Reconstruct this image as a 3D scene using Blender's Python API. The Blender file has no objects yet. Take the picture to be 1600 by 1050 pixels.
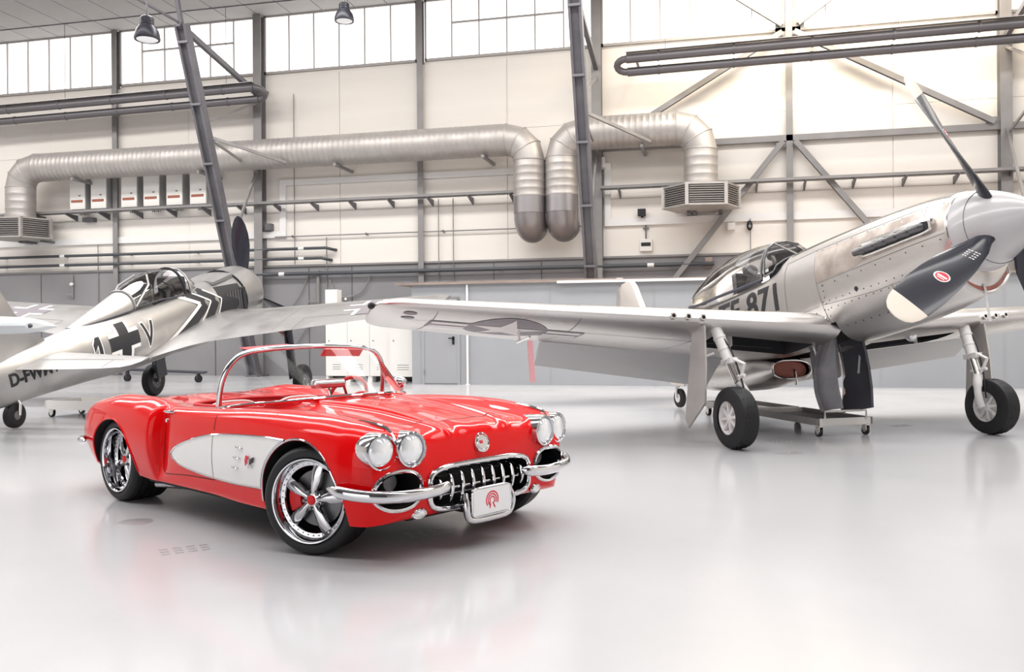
import bpy, bmesh, math, random
import numpy as np
from mathutils import Vector, Matrix
from mathutils.bvhtree import BVHTree
random.seed(7)
PI = math.pi
SC = bpy.context.scene
C = SC.collection

# ---------------------------------------------------------------- camera
CAM_H = 1.36
cam_data = bpy.data.cameras.new('camera')
cam_data.sensor_width = 36.0
cam_data.lens = 36.0 * 1350.0 / 1600.0
cam_data.shift_y = -10.0 / 1600.0
cam_data.clip_end = 300
cam = bpy.data.objects.new('camera', cam_data)
# the hall's back wall runs along x at y = 0; the camera looks at it 13 degrees off square
VIEW = math.atan(0.236)
CV, SV = math.cos(VIEW), math.sin(VIEW)
def CW(x, y, z=0.0):
    """x metres right of and y metres ahead of the camera, along its view"""
    x, y = x + 2.64, y - 25.5
    return Vector((CV * x - SV * y, SV * x + CV * y, z))
cam.matrix_world = Matrix.Translation(CW(0, 0, CAM_H)) @ Matrix.Rotation(VIEW, 4, 'Z') @ Matrix.Rotation(.008, 4, 'Y') @ Matrix.Rotation(PI / 2, 4, 'X')
C.objects.link(cam)
SC.camera = cam

# ---------------------------------------------------------------- light
SC.view_settings.view_transform = 'Standard'
SC.view_settings.look = 'None'
SC.view_settings.gamma = 1.0
SC.view_settings.use_curve_mapping = False
SC.view_settings.exposure = 0.42
world = bpy.data.worlds.new('overcast_sky')
SC.world = world
world.use_nodes = True
bg = world.node_tree.nodes['Background']
bg.inputs[0].default_value = (1.0, 0.985, 0.97, 1)
bg.inputs[1].default_value = 1.5

def WP(s, t, h=0.0):
    """hall coordinates: s along the back wall, t out from it, h up"""
    return Vector((s, -t, h))
def area_light(name, s, t, h, sx, sy, power, col=(1, 1, 1)):
    ld = bpy.data.lights.new(name, 'AREA')
    ld.shape = 'RECTANGLE'; ld.size = sx; ld.size_y = sy
    ld.energy = power; ld.color = col
    o = bpy.data.objects.new(name, ld)
    o.location = WP(s, t, h)
    C.objects.link(o)
    return o
CEIL = 11.07
# fill lights added under the unseen roof to brighten wall, floor and car
area_light('fill_light', 0, 7.5, CEIL - .12, 40, 2.0, 2200, (1, .975, .945))
area_light('fill_light', 0, 14.0, CEIL - .12, 40, 2.0, 1150, (1, .98, .96))
area_light('fill_light', 0, 21.0, CEIL - .12, 40, 2.0, 1450, (1, .99, .99))
area_light('fill_light', 11.5, 2.2, CEIL - .12, 8, 1.2, 700, (1, .88, .70))  # warm fill added to imitate window glow on the upper right wall
# ---------------------------------------------------------------- helpers
MATS = {}
def mat(name, col, rough=.5, metal=0.0, coat=0.0, col2=None, nscale=3.0, ndetail=4.0, bump=0.0, bscale=60.0,
        trans=0.0, ior=1.45, emit=None, estr=0.0, spec=None, rough2=None, stretch=None, alpha=None, contrast=(.35, .65), coat_rough=.03, coat_ior=None):
    m = bpy.data.materials.new(name); m.use_nodes = True
    nt = m.node_tree; b = nt.nodes['Principled BSDF']
    b.inputs['Base Color'].default_value = (*col, 1)
    b.inputs['Roughness'].default_value = rough
    b.inputs['Metallic'].default_value = metal
    b.inputs['Coat Weight'].default_value = coat
    b.inputs['Coat Roughness'].default_value = coat_rough
    if coat_ior: b.inputs['Coat IOR'].default_value = coat_ior
    b.inputs['Transmission Weight'].default_value = trans
    b.inputs['IOR'].default_value = ior
    if spec is not None: b.inputs['Specular IOR Level'].default_value = spec
    if emit:
        b.inputs['Emission Color'].default_value = (*emit, 1); b.inputs['Emission Strength'].default_value = estr
    if alpha is not None: b.inputs['Alpha'].default_value = alpha
    if col2 or bump or rough2 is not None:
        tc = nt.nodes.new('ShaderNodeTexCoord'); mp = nt.nodes.new('ShaderNodeMapping')
        nt.links.new(tc.outputs['Object'], mp.inputs['Vector'])
        if stretch: mp.inputs['Scale'].default_value = stretch
        nz = nt.nodes.new('ShaderNodeTexNoise')
        nz.inputs['Scale'].default_value = nscale; nz.inputs['Detail'].default_value = ndetail
        nt.links.new(mp.outputs[0], nz.inputs['Vector'])
        rp = nt.nodes.new('ShaderNodeMapRange')
        rp.inputs[1].default_value, rp.inputs[2].default_value = contrast
        nt.links.new(nz.outputs[0], rp.inputs[0])
        if col2:
            mx = nt.nodes.new('ShaderNodeMix'); mx.data_type = 'RGBA'
            mx.inputs[6].default_value = (*col, 1); mx.inputs[7].default_value = (*col2, 1)
            nt.links.new(rp.outputs[0], mx.inputs[0]); nt.links.new(mx.outputs[2], b.inputs['Base Color'])
        if rough2 is not None:
            rr = nt.nodes.new('ShaderNodeMapRange')
            rr.inputs[3].default_value = rough; rr.inputs[4].default_value = rough2
            nt.links.new(rp.outputs[0], rr.inputs[0]); nt.links.new(rr.outputs[0], b.inputs['Roughness'])
        if bump:
            n2 = nt.nodes.new('ShaderNodeTexNoise'); n2.inputs['Scale'].default_value = bscale
            nt.links.new(mp.outputs[0], n2.inputs['Vector'])
            bp = nt.nodes.new('ShaderNodeBump'); bp.inputs['Strength'].default_value = bump; bp.inputs['Distance'].default_value = .02
            nt.links.new(n2.outputs[0], bp.inputs['Height']); nt.links.new(bp.outputs[0], b.inputs['Normal'])
    MATS[name] = m
    return m

def glass_mat(name, tint=(.95, .96, .97), refl=1.5, rough=.01):
    m = bpy.data.materials.new(name); m.use_nodes = True; nt = m.node_tree
    for n in list(nt.nodes): nt.nodes.remove(n)
    out = nt.nodes.new('ShaderNodeOutputMaterial'); mx = nt.nodes.new('ShaderNodeMixShader')
    tp = nt.nodes.new('ShaderNodeBsdfTransparent'); gl = nt.nodes.new('ShaderNodeBsdfGlossy'); fr = nt.nodes.new('ShaderNodeFresnel')
    tp.inputs[0].default_value = (*tint, 1); gl.inputs[1].default_value = rough; gl.inputs[0].default_value = (1, 1, 1, 1)
    fr.inputs[0].default_value = refl
    nt.links.new(fr.outputs[0], mx.inputs[0]); nt.links.new(tp.outputs[0], mx.inputs[1]); nt.links.new(gl.outputs[0], mx.inputs[2])
    nt.links.new(mx.outputs[0], out.inputs[0]); MATS[name] = m
    return m

class G:
    """collects shapes into one mesh"""
    def __init__(self): self.v = []; self.f = []; self.mi = []
    def add(self, vs, fs, M=None, mi=0):
        k = len(self.v)
        for p in vs:
            p = Vector(p)
            self.v.append(tuple(M @ p if M is not None else p))
        for f in fs:
            self.f.append([i + k for i in f]); self.mi.append(mi)
        return self
    def box(self, x0, x1, y0, y1, z0, z1, M=None, mi=0):
        vs = [(x, y, z) for z in (z0, z1) for y in (y0, y1) for x in (x0, x1)]
        return self.add(vs, [(0, 2, 3, 1), (4, 5, 7, 6), (0, 1, 5, 4), (2, 6, 7, 3), (0, 4, 6, 2), (1, 3, 7, 5)], M, mi)
    def cbox(self, c, d, M=None, mi=0):
        return self.box(c[0]-d[0]/2, c[0]+d[0]/2, c[1]-d[1]/2, c[1]+d[1]/2, c[2]-d[2]/2, c[2]+d[2]/2, M, mi)
    def rings(self, R, closed=True, cap0=True, cap1=True, loop=False, M=None, mi=0):
        n = len(R[0]); vs = [p for r in R for p in r]; fs = []
        m = len(R)
        for i in range(m if loop else m - 1):
            a, b = i * n, ((i + 1) % m) * n
            for j in range(n if closed else n - 1):
                q = (j + 1) % n
                fs.append((a + j, a + q, b + q, b + j))
        if not loop and closed:
            if cap0: fs.append(tuple(range(n - 1, -1, -1)))
            if cap1: fs.append(tuple(range((m - 1) * n, m * n)))
        return self.add(vs, fs, M, mi)
    def tube(self, path, r, n=10, closed=False, M=None, mi=0, sq=(1, 1)):
        P = [Vector(p) for p in path]; R = []; m = len(P)
        rr = r if isinstance(r, (list, tuple)) else [r] * m
        up = None
        for i in range(m):
            if closed: t = P[(i + 1) % m] - P[i - 1]
            else: t = P[min(i + 1, m - 1)] - P[max(i - 1, 0)]
            t.normalize()
            if up is None:
                up = Vector((0, 0, 1)) if abs(t.z) < .9 else Vector((1, 0, 0))
            a = t.cross(up); a.normalize(); b = a.cross(t); b.normalize(); up = b
            R.append([tuple(P[i] + a * (rr[i] * sq[0] * math.cos(2*PI*k/n)) + b * (rr[i] * sq[1] * math.sin(2*PI*k/n))) for k in range(n)])
        return self.rings(R, loop=closed, M=M, mi=mi)
    def lathe(self, prof, n=24, M=None, closed=False, mi=0):
        """profile of (radius, z) turned about z"""
        R = []
        for k in range(n):
            c, s = math.cos(2*PI*k/n), math.sin(2*PI*k/n)
            R.append([(r * c, r * s, z) for r, z in prof])
        return self.rings(R, closed=closed, loop=True, M=M, mi=mi)
    def cyl(self, p0, p1, r, n=12, M=None, mi=0, r1=None):
        p0, p1 = Vector(p0), Vector(p1)
        return self.tube([p0, p1], [r, r if r1 is None else r1], n, M=M, mi=mi)
    def beam(self, p0, p1, w, h, up=(0, 0, 1), M=None, mi=0):
        p0, p1 = Vector(p0), Vector(p1); t = (p1 - p0).normalized(); up = Vector(up)
        a = t.cross(up)
        if a.length < 1e-4: a = t.cross(Vector((1, 0, 0)))
        a.normalize(); b = a.cross(t)
        R = [[tuple(p + a * x * w / 2 + b * y * h / 2) for x, y in ((-1, -1), (1, -1), (1, 1), (-1, 1))] for p in (p0, p1)]
        return self.rings(R, M=M, mi=mi)
    def ibeam(self, p0, p1, w, h, tf=.02, up=(0, 0, 1), M=None):
        """H section: flanges of width w, depth h along up"""
        p0, p1 = Vector(p0), Vector(p1); t = (p1 - p0).normalized(); up = Vector(up)
        a = t.cross(up)
        if a.length < 1e-4: a = t.cross(Vector((1, 0, 0)))
        a.normalize(); b = a.cross(t); k = tf
        o = [(-w/2, -h/2), (w/2, -h/2), (w/2, -h/2+k), (k/2, -h/2+k), (k/2, h/2-k), (w/2, h/2-k), (w/2, h/2), (-w/2, h/2), (-w/2, h/2-k), (-k/2, h/2-k), (-k/2, -h/2+k), (-w/2, -h/2+k)]
        R = [[tuple(p + a * x + b * y) for x, y in o] for p in (p0, p1)]
        return self.rings(R, M=M)
    def prism(self, poly, z0, z1, M=None, mi=0):
        return self.rings([[(x, y, z0) for x, y in poly], [(x, y, z1) for x, y in poly]], M=M, mi=mi)
    def ball(self, c, r, n=12, m=8, M=None, mi=0):
        r = r if isinstance(r, (list, tuple)) else (r, r, r)
        R = []
        for i in range(m + 1):
            a = -PI/2 + PI * i / m; a = max(min(a, PI/2 - .02), -PI/2 + .02)
            R.append([(c[0] + r[0]*math.cos(a)*math.cos(2*PI*k/n), c[1] + r[1]*math.cos(a)*math.sin(2*PI*k/n), c[2] + r[2]*math.sin(a)) for k in range(n)])
        return self.rings(R, M=M, mi=mi)
    def mesh(self, name, smooth=40, bevel=0, fix=True):
        me = bpy.data.meshes.new(name)
        me.from_pydata(self.v, [], self.f)
        if any(self.mi):
            me.polygons.foreach_set('material_index', self.mi)
        if fix or bevel:
            bm = bmesh.new(); bm.from_mesh(me)
            if bevel:
                es = [e for e in bm.edges if len(e.link_faces) == 2 and e.calc_face_angle(0) > .5]
                bmesh.ops.bevel(bm, geom=es, offset=bevel, segments=2, profile=.5, affect='EDGES', clamp_overlap=True)
            bmesh.ops.recalc_face_normals(bm, faces=bm.faces)
            bm.to_mesh(me); bm.free()
        shade(me, smooth)
        return me
    def build(self, name, m, parent=None, smooth=40, bevel=0, fix=True, loc=None, rz=None, **tags):
        me = self.mesh(name, smooth, bevel, fix)
        return put(name, me, m, parent, loc, rz, **tags)
def shade(me, smooth):
    if smooth:
        me.polygons.foreach_set('use_smooth', [True] * len(me.polygons))
        me.set_sharp_from_angle(angle=math.radians(smooth))
def put(name, me, m, parent=None, loc=None, rz=None, **tags):
    for x in (m if isinstance(m, (list, tuple)) else [m]):
        me.materials.append(MATS[x] if isinstance(x, str) else x)
    o = bpy.data.objects.new(name, me); C.objects.link(o)
    if parent: o.parent = parent
    if loc is not None: o.location = loc
    if rz is not None: o.rotation_euler = (0, 0, rz)
    tag(o, **tags)
    return o
def same(name, me, parent=None, loc=None, rot=None, **tags):
    o = bpy.data.objects.new(name, me); C.objects.link(o)
    if parent: o.parent = parent
    if loc is not None: o.location = loc
    if rot is not None: o.rotation_euler = rot
    tag(o, **tags); return o
def tag(o, label=None, cat=None, group=None, kind=None):
    if label: o['label'] = label
    if cat: o['category'] = cat
    if group: o['group'] = group
    if kind: o['kind'] = kind
    return o
def thing(name, label, cat, loc=(0, 0, 0), rz=0.0, group=None, kind=None):
    o = bpy.data.objects.new(name, None); C.objects.link(o)
    o.empty_display_size = .2
    o.location = loc; o.rotation_euler = (0, 0, rz)
    return tag(o, label, cat, group, kind)
def wthing(name, label, cat, s, t, h, group=None, kind=None):
    """a thing in hall axes: local x along the wall, local y into the wall, z up"""
    return thing(name, label, cat, WP(s, t, h), 0.0, group, kind)
def rot(axis, deg): return Matrix.Rotation(math.radians(deg), 4, axis)
def tr(x, y, z): return Matrix.Translation((x, y, z))
def crom(P, n, closed=False):
    """Catmull-Rom through points"""
    P = [np.array(p, float) for p in P]; out = []; m = len(P)
    for i in range(m if closed else m - 1):
        if closed: a, b, c, d = P[i-1], P[i], P[(i+1) % m], P[(i+2) % m]
        else: a, b, c, d = P[max(i-1, 0)], P[i], P[i+1], P[min(i+2, m-1)]
        for k in range(n):
            t = k / n
            out.append(tuple(.5 * (2*b + (c-a)*t + (2*a-5*b+4*c-d)*t*t + (3*b-a-3*c+d)*t**3)))
    if not closed: out.append(tuple(P[-1]))
    return out
def hermite(xs, Y, xq):
    """monotone-ish cubic through stations; Y array (m, ...)"""
    xs = np.array(xs, float); Y = np.array(Y, float); m = len(xs)
    d = (Y[1:] - Y[:-1]) / (xs[1:] - xs[:-1]).reshape((-1,) + (1,) * (Y.ndim - 1))
    T = np.zeros_like(Y)
    T[0] = d[0]; T[-1] = d[-1]
    a, b = d[:-1], d[1:]
    h = (xs[1:] - xs[:-1]).reshape((-1,) + (1,) * (Y.ndim - 1))
    w1, w2 = 2 * h[1:] + h[:-1], h[1:] + 2 * h[:-1]
    with np.errstate(divide='ignore', invalid='ignore'):
        T[1:-1] = np.where(a * b > 0, (w1 + w2) / (w1 / np.where(a == 0, 1, a) + w2 / np.where(b == 0, 1, b)), 0)
    out = []
    for x in xq:
        i = int(min(max(np.searchsorted(xs, x) - 1, 0), m - 2)); hh = xs[i+1] - xs[i]; t = (x - xs[i]) / hh
        out.append((2*t**3-3*t*t+1)*Y[i] + (t**3-2*t*t+t)*hh*T[i] + (-2*t**3+3*t*t)*Y[i+1] + (t**3-t*t)*hh*T[i+1])
    return np.array(out)
def boolean(o, cutters, op='DIFFERENCE'):
    for c in cutters:
        md = o.modifiers.new('cut', 'BOOLEAN'); md.operation = op; md.solver = 'EXACT'; md.object = c
    dg = bpy.context.evaluated_depsgraph_get()
    dg.update()
    me = bpy.data.meshes.new_from_object(o.evaluated_get(dg), preserve_all_data_layers=True, depsgraph=dg)
    o.modifiers.clear(); old = o.data; o.data = me
    bpy.data.meshes.remove(old)
    for c in cutters:
        cm = c.data; bpy.data.objects.remove(c); bpy.data.meshes.remove(cm)
    return o
def cutter(g, m):
    return g.build('cutter', m, smooth=0)
def bvh_of(*objs):
    vs, fs = [], []
    for o in objs:
        k = len(vs); vs += [v.co.copy() for v in o.data.vertices]
        fs += [[i + k for i in p.vertices] for p in o.data.polygons]
    return BVHTree.FromPolygons(vs, fs)
def drape(polys, bvh, O, U, V, D, maxlen=.08, off=.004, both=False):
    """lay flat polygons (u,v) on a surface: ray from O+uU+vV along D; returns mesh"""
    bm = bmesh.new(); O, U, V, D = Vector(O), Vector(U), Vector(V), Vector(D).normalized()
    for poly in polys:
        vs = [bm.verts.new((p[0], p[1], 0)) for p in poly]
        try: bm.faces.new(vs)
        except Exception: pass
    return _drape(bm, bvh, O, U, V, D, maxlen, off)
def _drape(bm, bvh, O, U, V, D, maxlen, off):
    bmesh.ops.triangulate(bm, faces=bm.faces[:])
    for _ in range(6):
        es = [e for e in bm.edges if e.calc_length() > maxlen]
        if not es: break
        bmesh.ops.subdivide_edges(bm, edges=es, cuts=1)
        bmesh.ops.triangulate(bm, faces=[f for f in bm.faces if len(f.verts) > 3])
    dead = []
    for v in bm.verts:
        o = O + U * v.co.x + V * v.co.y
        h, n, i, d = bvh.ray_cast(o, D)
        if h is None: dead.append(v)
        else:
            v.co = h - D * off
    bmesh.ops.delete(bm, geom=dead, context='VERTS')
    for f in bm.faces:
        f.normal_update()
        if f.normal.dot(D) > 0: f.normal_flip()
        f.smooth = True
    me = bpy.data.meshes.new('decal'); bm.to_mesh(me); bm.free()
    return me
def text_polys(s, size, bold=0.0, space=1.0, align='LEFT', sx=1.0):
    cu = bpy.data.curves.new('lettering', 'FONT'); cu.body = s; cu.size = size; cu.offset = bold
    cu.space_character = space; cu.align_x = align; cu.resolution_u = 4
    o = bpy.data.objects.new('lettering', cu); C.objects.link(o)
    dg = bpy.context.evaluated_depsgraph_get(); dg.update()
    me = bpy.data.meshes.new_from_object(o.evaluated_get(dg))
    P = [[(me.vertices[i].co.x * sx, me.vertices[i].co.y) for i in p.vertices] for p in me.polygons]
    bpy.data.objects.remove(o); bpy.data.curves.remove(cu); bpy.data.meshes.remove(me)
    return P
def circle_pts(n, r=1, cx=0, cy=0, ry=None):
    return [(cx + r * math.cos(2*PI*k/n), cy + (ry or r) * math.sin(2*PI*k/n)) for k in range(n)]
def strip(pts, w):
    """thin ribbon polygons along a polyline in the plane"""
    out = []
    for a, b in zip(pts[:-1], pts[1:]):
        d = Vector((b[0]-a[0], b[1]-a[1])); 
        if d.length < 1e-6: continue
        d.normalize(); n = Vector((-d.y, d.x)) * w / 2
        out.append([(a[0]-n.x, a[1]-n.y), (b[0]-n.x, b[1]-n.y), (b[0]+n.x, b[1]+n.y), (a[0]+n.x, a[1]+n.y)])
    return out

# ---------------------------------------------------------------- materials
mat('epoxy_floor', (.53, .53, .545), .13, col2=(.47, .47, .485), nscale=.6, ndetail=6, rough2=.24, spec=.6)
mat('apron_concrete', (.30, .30, .30), .8)
mat('front_wall_dark', (.10, .10, .11), .5)
mat('wall_cream', (.84, .80, .75), .75, col2=(.81, .765, .715), nscale=.8, stretch=(.25, 1, 2.5), bump=.05, bscale=8)
mat('wall_grey', (.27, .265, .275), .6, col2=(.24, .235, .245), nscale=.7)
mat('ceiling_board', (.38, .36, .355), .8, col2=(.35, .335, .33), nscale=.5)
mat('ceiling_gap', (.10, .10, .10), .9)
mat('steel_light', (.29, .28, .28), .5, metal=.2, col2=(.25, .24, .24), nscale=2)
mat('steel_dark', (.16, .155, .17), .5, metal=.2, col2=(.13, .125, .14), nscale=2)
mat('window_frame', (.42, .40, .39), .6)
mat('window_glass', (.9, .9, .9), .3, emit=(1.0, .985, .955), estr=1.35)
mat('duct_metal', (.50, .47, .45), .46, metal=.65, col2=(.44, .415, .395), nscale=2.5, rough2=.55)
mat('duct_dark', (.36, .34, .345), .38, metal=.8)
mat('pipe_dark', (.06, .065, .075), .45)
mat('tube_heater', (.16, .15, .16), .42, metal=.5)
mat('white_enamel', (.80, .78, .75), .4)
mat('shaded_enamel', (.36, .355, .36), .5)
mat('brown_print', (.32, .11, .07), .6)
mat('black_plastic', (.015, .015, .018), .45)
mat('grille_dark', (.20, .19, .20), .5, metal=.3)
mat('partition_grey', (.355, .365, .385), .55, col2=(.335, .345, .365), nscale=.9)
mat('door_grey', (.34, .345, .365), .5)
mat('white_trim', (.80, .79, .78), .5)
mat('wood_board', (.36, .29, .25), .7, col2=(.25, .20, .18), nscale=5, stretch=(.3, 1, 1))
mat('lamp_dark', (.035, .035, .045), .35, metal=.4)
mat('lamp_lens', (.7, .7, .72), .2, emit=(1, 1, 1), estr=.25)
# ================================================================ THE HALL
def hall(g, name, m, parent=None, s=0, t=0, h=0, **k):
    if parent: return g.build(name, m, parent, **k)
    return g.build(name, m, None, loc=WP(s, t, h), **k)

hall(G().box(-27, 25, -42, .3, -.12, 0), 'floor', 'epoxy_floor', kind='structure', smooth=0)
wall = hall(G().box(-27, 25, .03, .3, 0, 9.28), 'wall_back', 'wall_cream', kind='structure', smooth=0)
hall(G().box(-27.3, -27, -36, .3, 0, CEIL), 'wall_left', 'wall_cream', kind='structure', smooth=0)
hall(G().box(25, 25.3, -36, .3, 0, CEIL), 'wall_right', 'wall_cream', kind='structure', smooth=0)
hall(G().box(-27.3, -11, -36.3, -36, 0, CEIL).box(11, 25.3, -36.3, -36, 0, CEIL).box(-11, 11, -36.3, -36, 6.5, CEIL), 'wall_front', 'front_wall_dark', kind='structure', smooth=0)  # unseen wall added, dark with a narrow opening for contrast in chrome
hall(G().box(-60, 60, -90, -42, -.2, -.02), 'ground_outside', 'apron_concrete', kind='structure', smooth=0)
COLS = [-25.7, -20.55, -15.43, -10.29, -5.17, 0.03, 5.24, 10.37, 15.56, 20.7]
pan = {}
for i in range(len(COLS) - 1):
    a, b = COLS[i], COLS[i + 1]
    for j in range(2):
        x0 = a + (b - a) * j / 2; w = (b - a) / 2
        for z0, z1 in ((3.36, 5.0), (5.0, 7.15), (7.15, 9.2)):
            key = (round(w, 1), z0)
            if key not in pan:
                gg = G().box(.004, w - .004, -.0, .05, .004, z1 - z0 - .004)
                pan[key] = gg.mesh('wall_panel', 0); pan[key].materials.append(MATS['wall_cream'])
            same('wall_panel', pan[key], wall, (x0, 0, z0))
dado = hall(G().box(-27, 25, -.06, .03, 0, 3.33), 'trim_1', 'wall_grey', kind='structure', smooth=0)
G().box(-27, 25, -.12, .02, 3.33, 3.385).build('cap_rail', 'steel_light', dado, smooth=0)
for x in (-24, -19, -16.4, -13.2, -8.6, -6.8, -3.6, -2.2, 2.2, 3.6):
    G().box(x - .012, x + .012, -.075, -.06, 0, 3.3).build('joint_strip', 'steel_dark', dado, smooth=0)

# clerestory windows, one per bay
WZ0, WZ1 = 9.28, CEIL
for i in range(len(COLS) - 1):
    a, b = COLS[i] + .12, COLS[i + 1] - .12
    w = wthing('window_%d' % (i + 1), None, None, (a + b) / 2, 0, WZ0, kind='structure')
    L = b - a; n = 6; sash = i in (1, 3, 5)
    g = G().box(-L/2, L/2, -.05, .06, 0, .07).box(-L/2, L/2, -.05, .06, WZ1 - WZ0 - .05, WZ1 - WZ0)
    g.box(-L/2, -L/2 + .05, -.05, .06, 0, WZ1 - WZ0).box(L/2 - .05, L/2, -.05, .06, 0, WZ1 - WZ0)
    g.build('window_frame', 'window_frame', w, smooth=0)
    for k in range(1, n):
        x = -L/2 + L * k / n
        G().box(x - .018, x + .018, -.04, .05, .07, WZ1 - WZ0 - .05).build('mullion', 'window_frame', w, smooth=0)
    zb = 1.06
    if sash:
        x0, x1 = -L/2 + L / n, -L/2 + L * 5 / n
        G().box(x0, x1, -.06, .04, zb - .025, zb + .025).build('glazing_bar', 'window_frame', w, smooth=0)
    for k in range(n):
        x0, x1 = -L/2 + L * k / n + .018, -L/2 + L * (k + 1) / n - .018
        zs = [(.07, zb), (zb, WZ1 - WZ0 - .05)] if sash and 0 < k < n - 1 else [(.07, WZ1 - WZ0 - .05)]
        for z0, z1 in zs:
            G().box(x0, x1, .01, .018, z0, z1).build('pane', 'window_glass', w, smooth=0)

# ceiling: boards with open joints near the wall, plain slab further out, slots left open above the added fill lights
ceil = hall(G().box(-27, 25, -6.5, .3, CEIL + .05, CEIL + .3).box(-27, 25, -13, -8.5, CEIL, CEIL + .3)
            .box(-27, 25, -20, -15, CEIL, CEIL + .3).box(-27, 25, -36.3, -22, CEIL, CEIL + .3), 'ceiling', 'ceiling_board', kind='structure', smooth=0)
cm = {}
for k in range(44):
    x = -27 + k * 1.04
    for y0, y1 in ((-1.05, -.02), (-4.05, -1.05), (-6.5, -4.05)):
        if y1 not in cm:
            cm[y1] = G().box(.014, 1.026, y0 + .014, y1 - .014, 0, .049).mesh('ceiling_panel', 0)
            cm[y1].materials.append(MATS['ceiling_board'])
        if x < 9: same('ceiling_panel', cm[y1], ceil, (x, 0, CEIL))
G().box(-27, 25, -4.2, -.9, CEIL + .045, CEIL + .055).build('joint_backing', 'ceiling_gap', ceil, smooth=0)
G().tube([(-27, -1.05, CEIL - .015), (9, -1.05, CEIL - .015)], .012, 6).build('conduit', 'steel_dark', ceil)

# steel: light wall columns and the main frames with raking legs
def light_column(s, label):
    o = wthing('steel_column', label, 'column', s, 0, 0, 'wall columns')
    G().ibeam((0, -.08, 0), (0, -.08, CEIL), .17, .2, .018, up=(0, 1, 0)).build('shaft', 'steel_light', o, smooth=0)
    G().box(-.16, .16, -.24, .0, 0, .03).build('base_plate', 'steel_dark', o, smooth=0)
    return o
light_column(COLS[3], 'slim grey steel wall column rising between the white wall boilers')
light_column(COLS[5], 'slim grey steel wall column midway along the long round duct')
light_column(COLS[7], 'slim grey steel wall column above the silver fighter cockpit, carrying the crossed braces')
def main_frame(s, label, arm):
    o = wthing('steel_portal', label, 'steel frame', s, 0, 0, 'raking steel frames')
    G().ibeam((0, -.14, 0), (0, -.14, CEIL), .27, .30, .022, up=(0, 1, 0)).build('column', 'steel_light', o, smooth=0)
    G().box(-.22, .22, -.36, .0, 0, .035).build('base_plate', 'steel_dark', o, smooth=0)
    lo, hi = Vector((0, -.55, .05)), Vector((0, -4.1, 9.46))
    g = G()
    for x in (-.13, .13): g.box(0, 0, 0, 0, 0, 0) if False else g.beam(lo + Vector((x, 0, 0)), hi + Vector((x, 0, 0)), .06, .26, up=(0, 1, 0))
    d = (hi - lo)
    g.beam(lo, hi, .2, .05, up=(0, 1, 0))
    g.build('raking_leg', 'steel_dark', o, smooth=0)
    G().box(-.2, .2, -.75, -.4, 0, .05).build('base_plate', 'steel_dark', o, smooth=0)
    G().beam((0, -4.25, 9.42), (0, -.25, 8.62), .12, .14, up=(0, 0, 1)).build('top_brace', 'steel_dark', o, smooth=0)
    G().beam((0, -4.0, 9.46), (0, -24, 9.46), .05, .05).build('bottom_chord', 'steel_dark', o, smooth=0)
    G().beam((0, -4.1, 9.4), (0, -4.6, CEIL), .1, .1, up=(0, 1, 0)).build('hanger', 'steel_dark', o, smooth=0)
    at = lambda h: Vector((0, -.55 - 3.55 * (h - .05) / 9.41, h))
    G().beam((0, -.3, 8.35), at(7.05), .06, .06, up=(0, 1, 0)).build('brace', 'steel_light', o, smooth=0)
    G().beam((0, -.3, 6.3), at(3.7), .06, .07, up=(0, 1, 0)).build('brace', 'steel_light', o, smooth=0)
    p = at(6.75)
    G().beam(p, (arm, -1.25, 6.28), .06, .08).build('side_arm', 'steel_light', o, smooth=0)
    G().beam(p, (.05, -.3, 6.2), .05, .06).build('side_arm', 'steel_light', o, smooth=0)
    for h in (1.5, 3, 4.5, 6, 7.5, 9):
        q = at(h); G().cbox((0, q.y - .02, q.z), (.3, .27, .06)).build('batten_plate', 'steel_dark', o, smooth=0)
    return o
main_frame(COLS[4], 'dark raking steel frame leaning out behind the old fighter propeller', 1.45)
main_frame(COLS[6], 'dark raking steel frame standing beside the two duct drops', 1.55)
main_frame(COLS[8], 'grey raking steel frame at the edge of the view behind the propeller spinner', 1.5)

gl = hall(G().beam((5.3, -.1, 6.40), (20.5, -.1, 6.40), .16, .16), 'steel_girt', 'steel_light', smooth=0,
          label='horizontal grey steel beam along the wall above the right-hand diffuser', cat='beam')
def brace(p, q, label, w=.16):
    ps, qs = Vector((p[0], -.22, p[1])), Vector((q[0], -.22, q[1]))
    o = wthing('diagonal_brace', label, 'brace', (p[0]+q[0])/2, 0, min(p[1], q[1]), 'diagonal wall braces')
    off = Vector(((p[0]+q[0])/2, 0, min(p[1], q[1])))
    g = G().ibeam(ps - off, qs - off, .14, w, .02, up=(0, 1, 0)); g.build('bar', 'steel_light', o, smooth=0)
    for e in (p, q):
        x = Vector((e[0], -.12, e[1])) - off
        G().cbox(x, (.34, .025, .30)).build('gusset', 'steel_light', o, smooth=0)
brace((10.2, 6.3), (7.25, 2.6), 'long grey brace running down behind the bubble canopy, under the diffuser')
brace((10.5, 6.3), (13.45, 2.6), 'grey brace falling behind the silver fighter nose, right of the slim column')
brace((10.2, 9.2), (5.5, 6.5), 'upper grey brace going down to the top of the right-hand duct bend', .13)
brace((10.5, 9.2), (15.3, 6.5), 'upper grey brace passing behind the raised propeller blade', .13)
brace((10.2, 9.4), (8.0, 11.0), 'short brace crossing the bright windows left of the slim column', .11)
brace((10.6, 9.4), (12.8, 11.0), 'short brace crossing the bright windows right of the slim column', .11)

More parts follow.
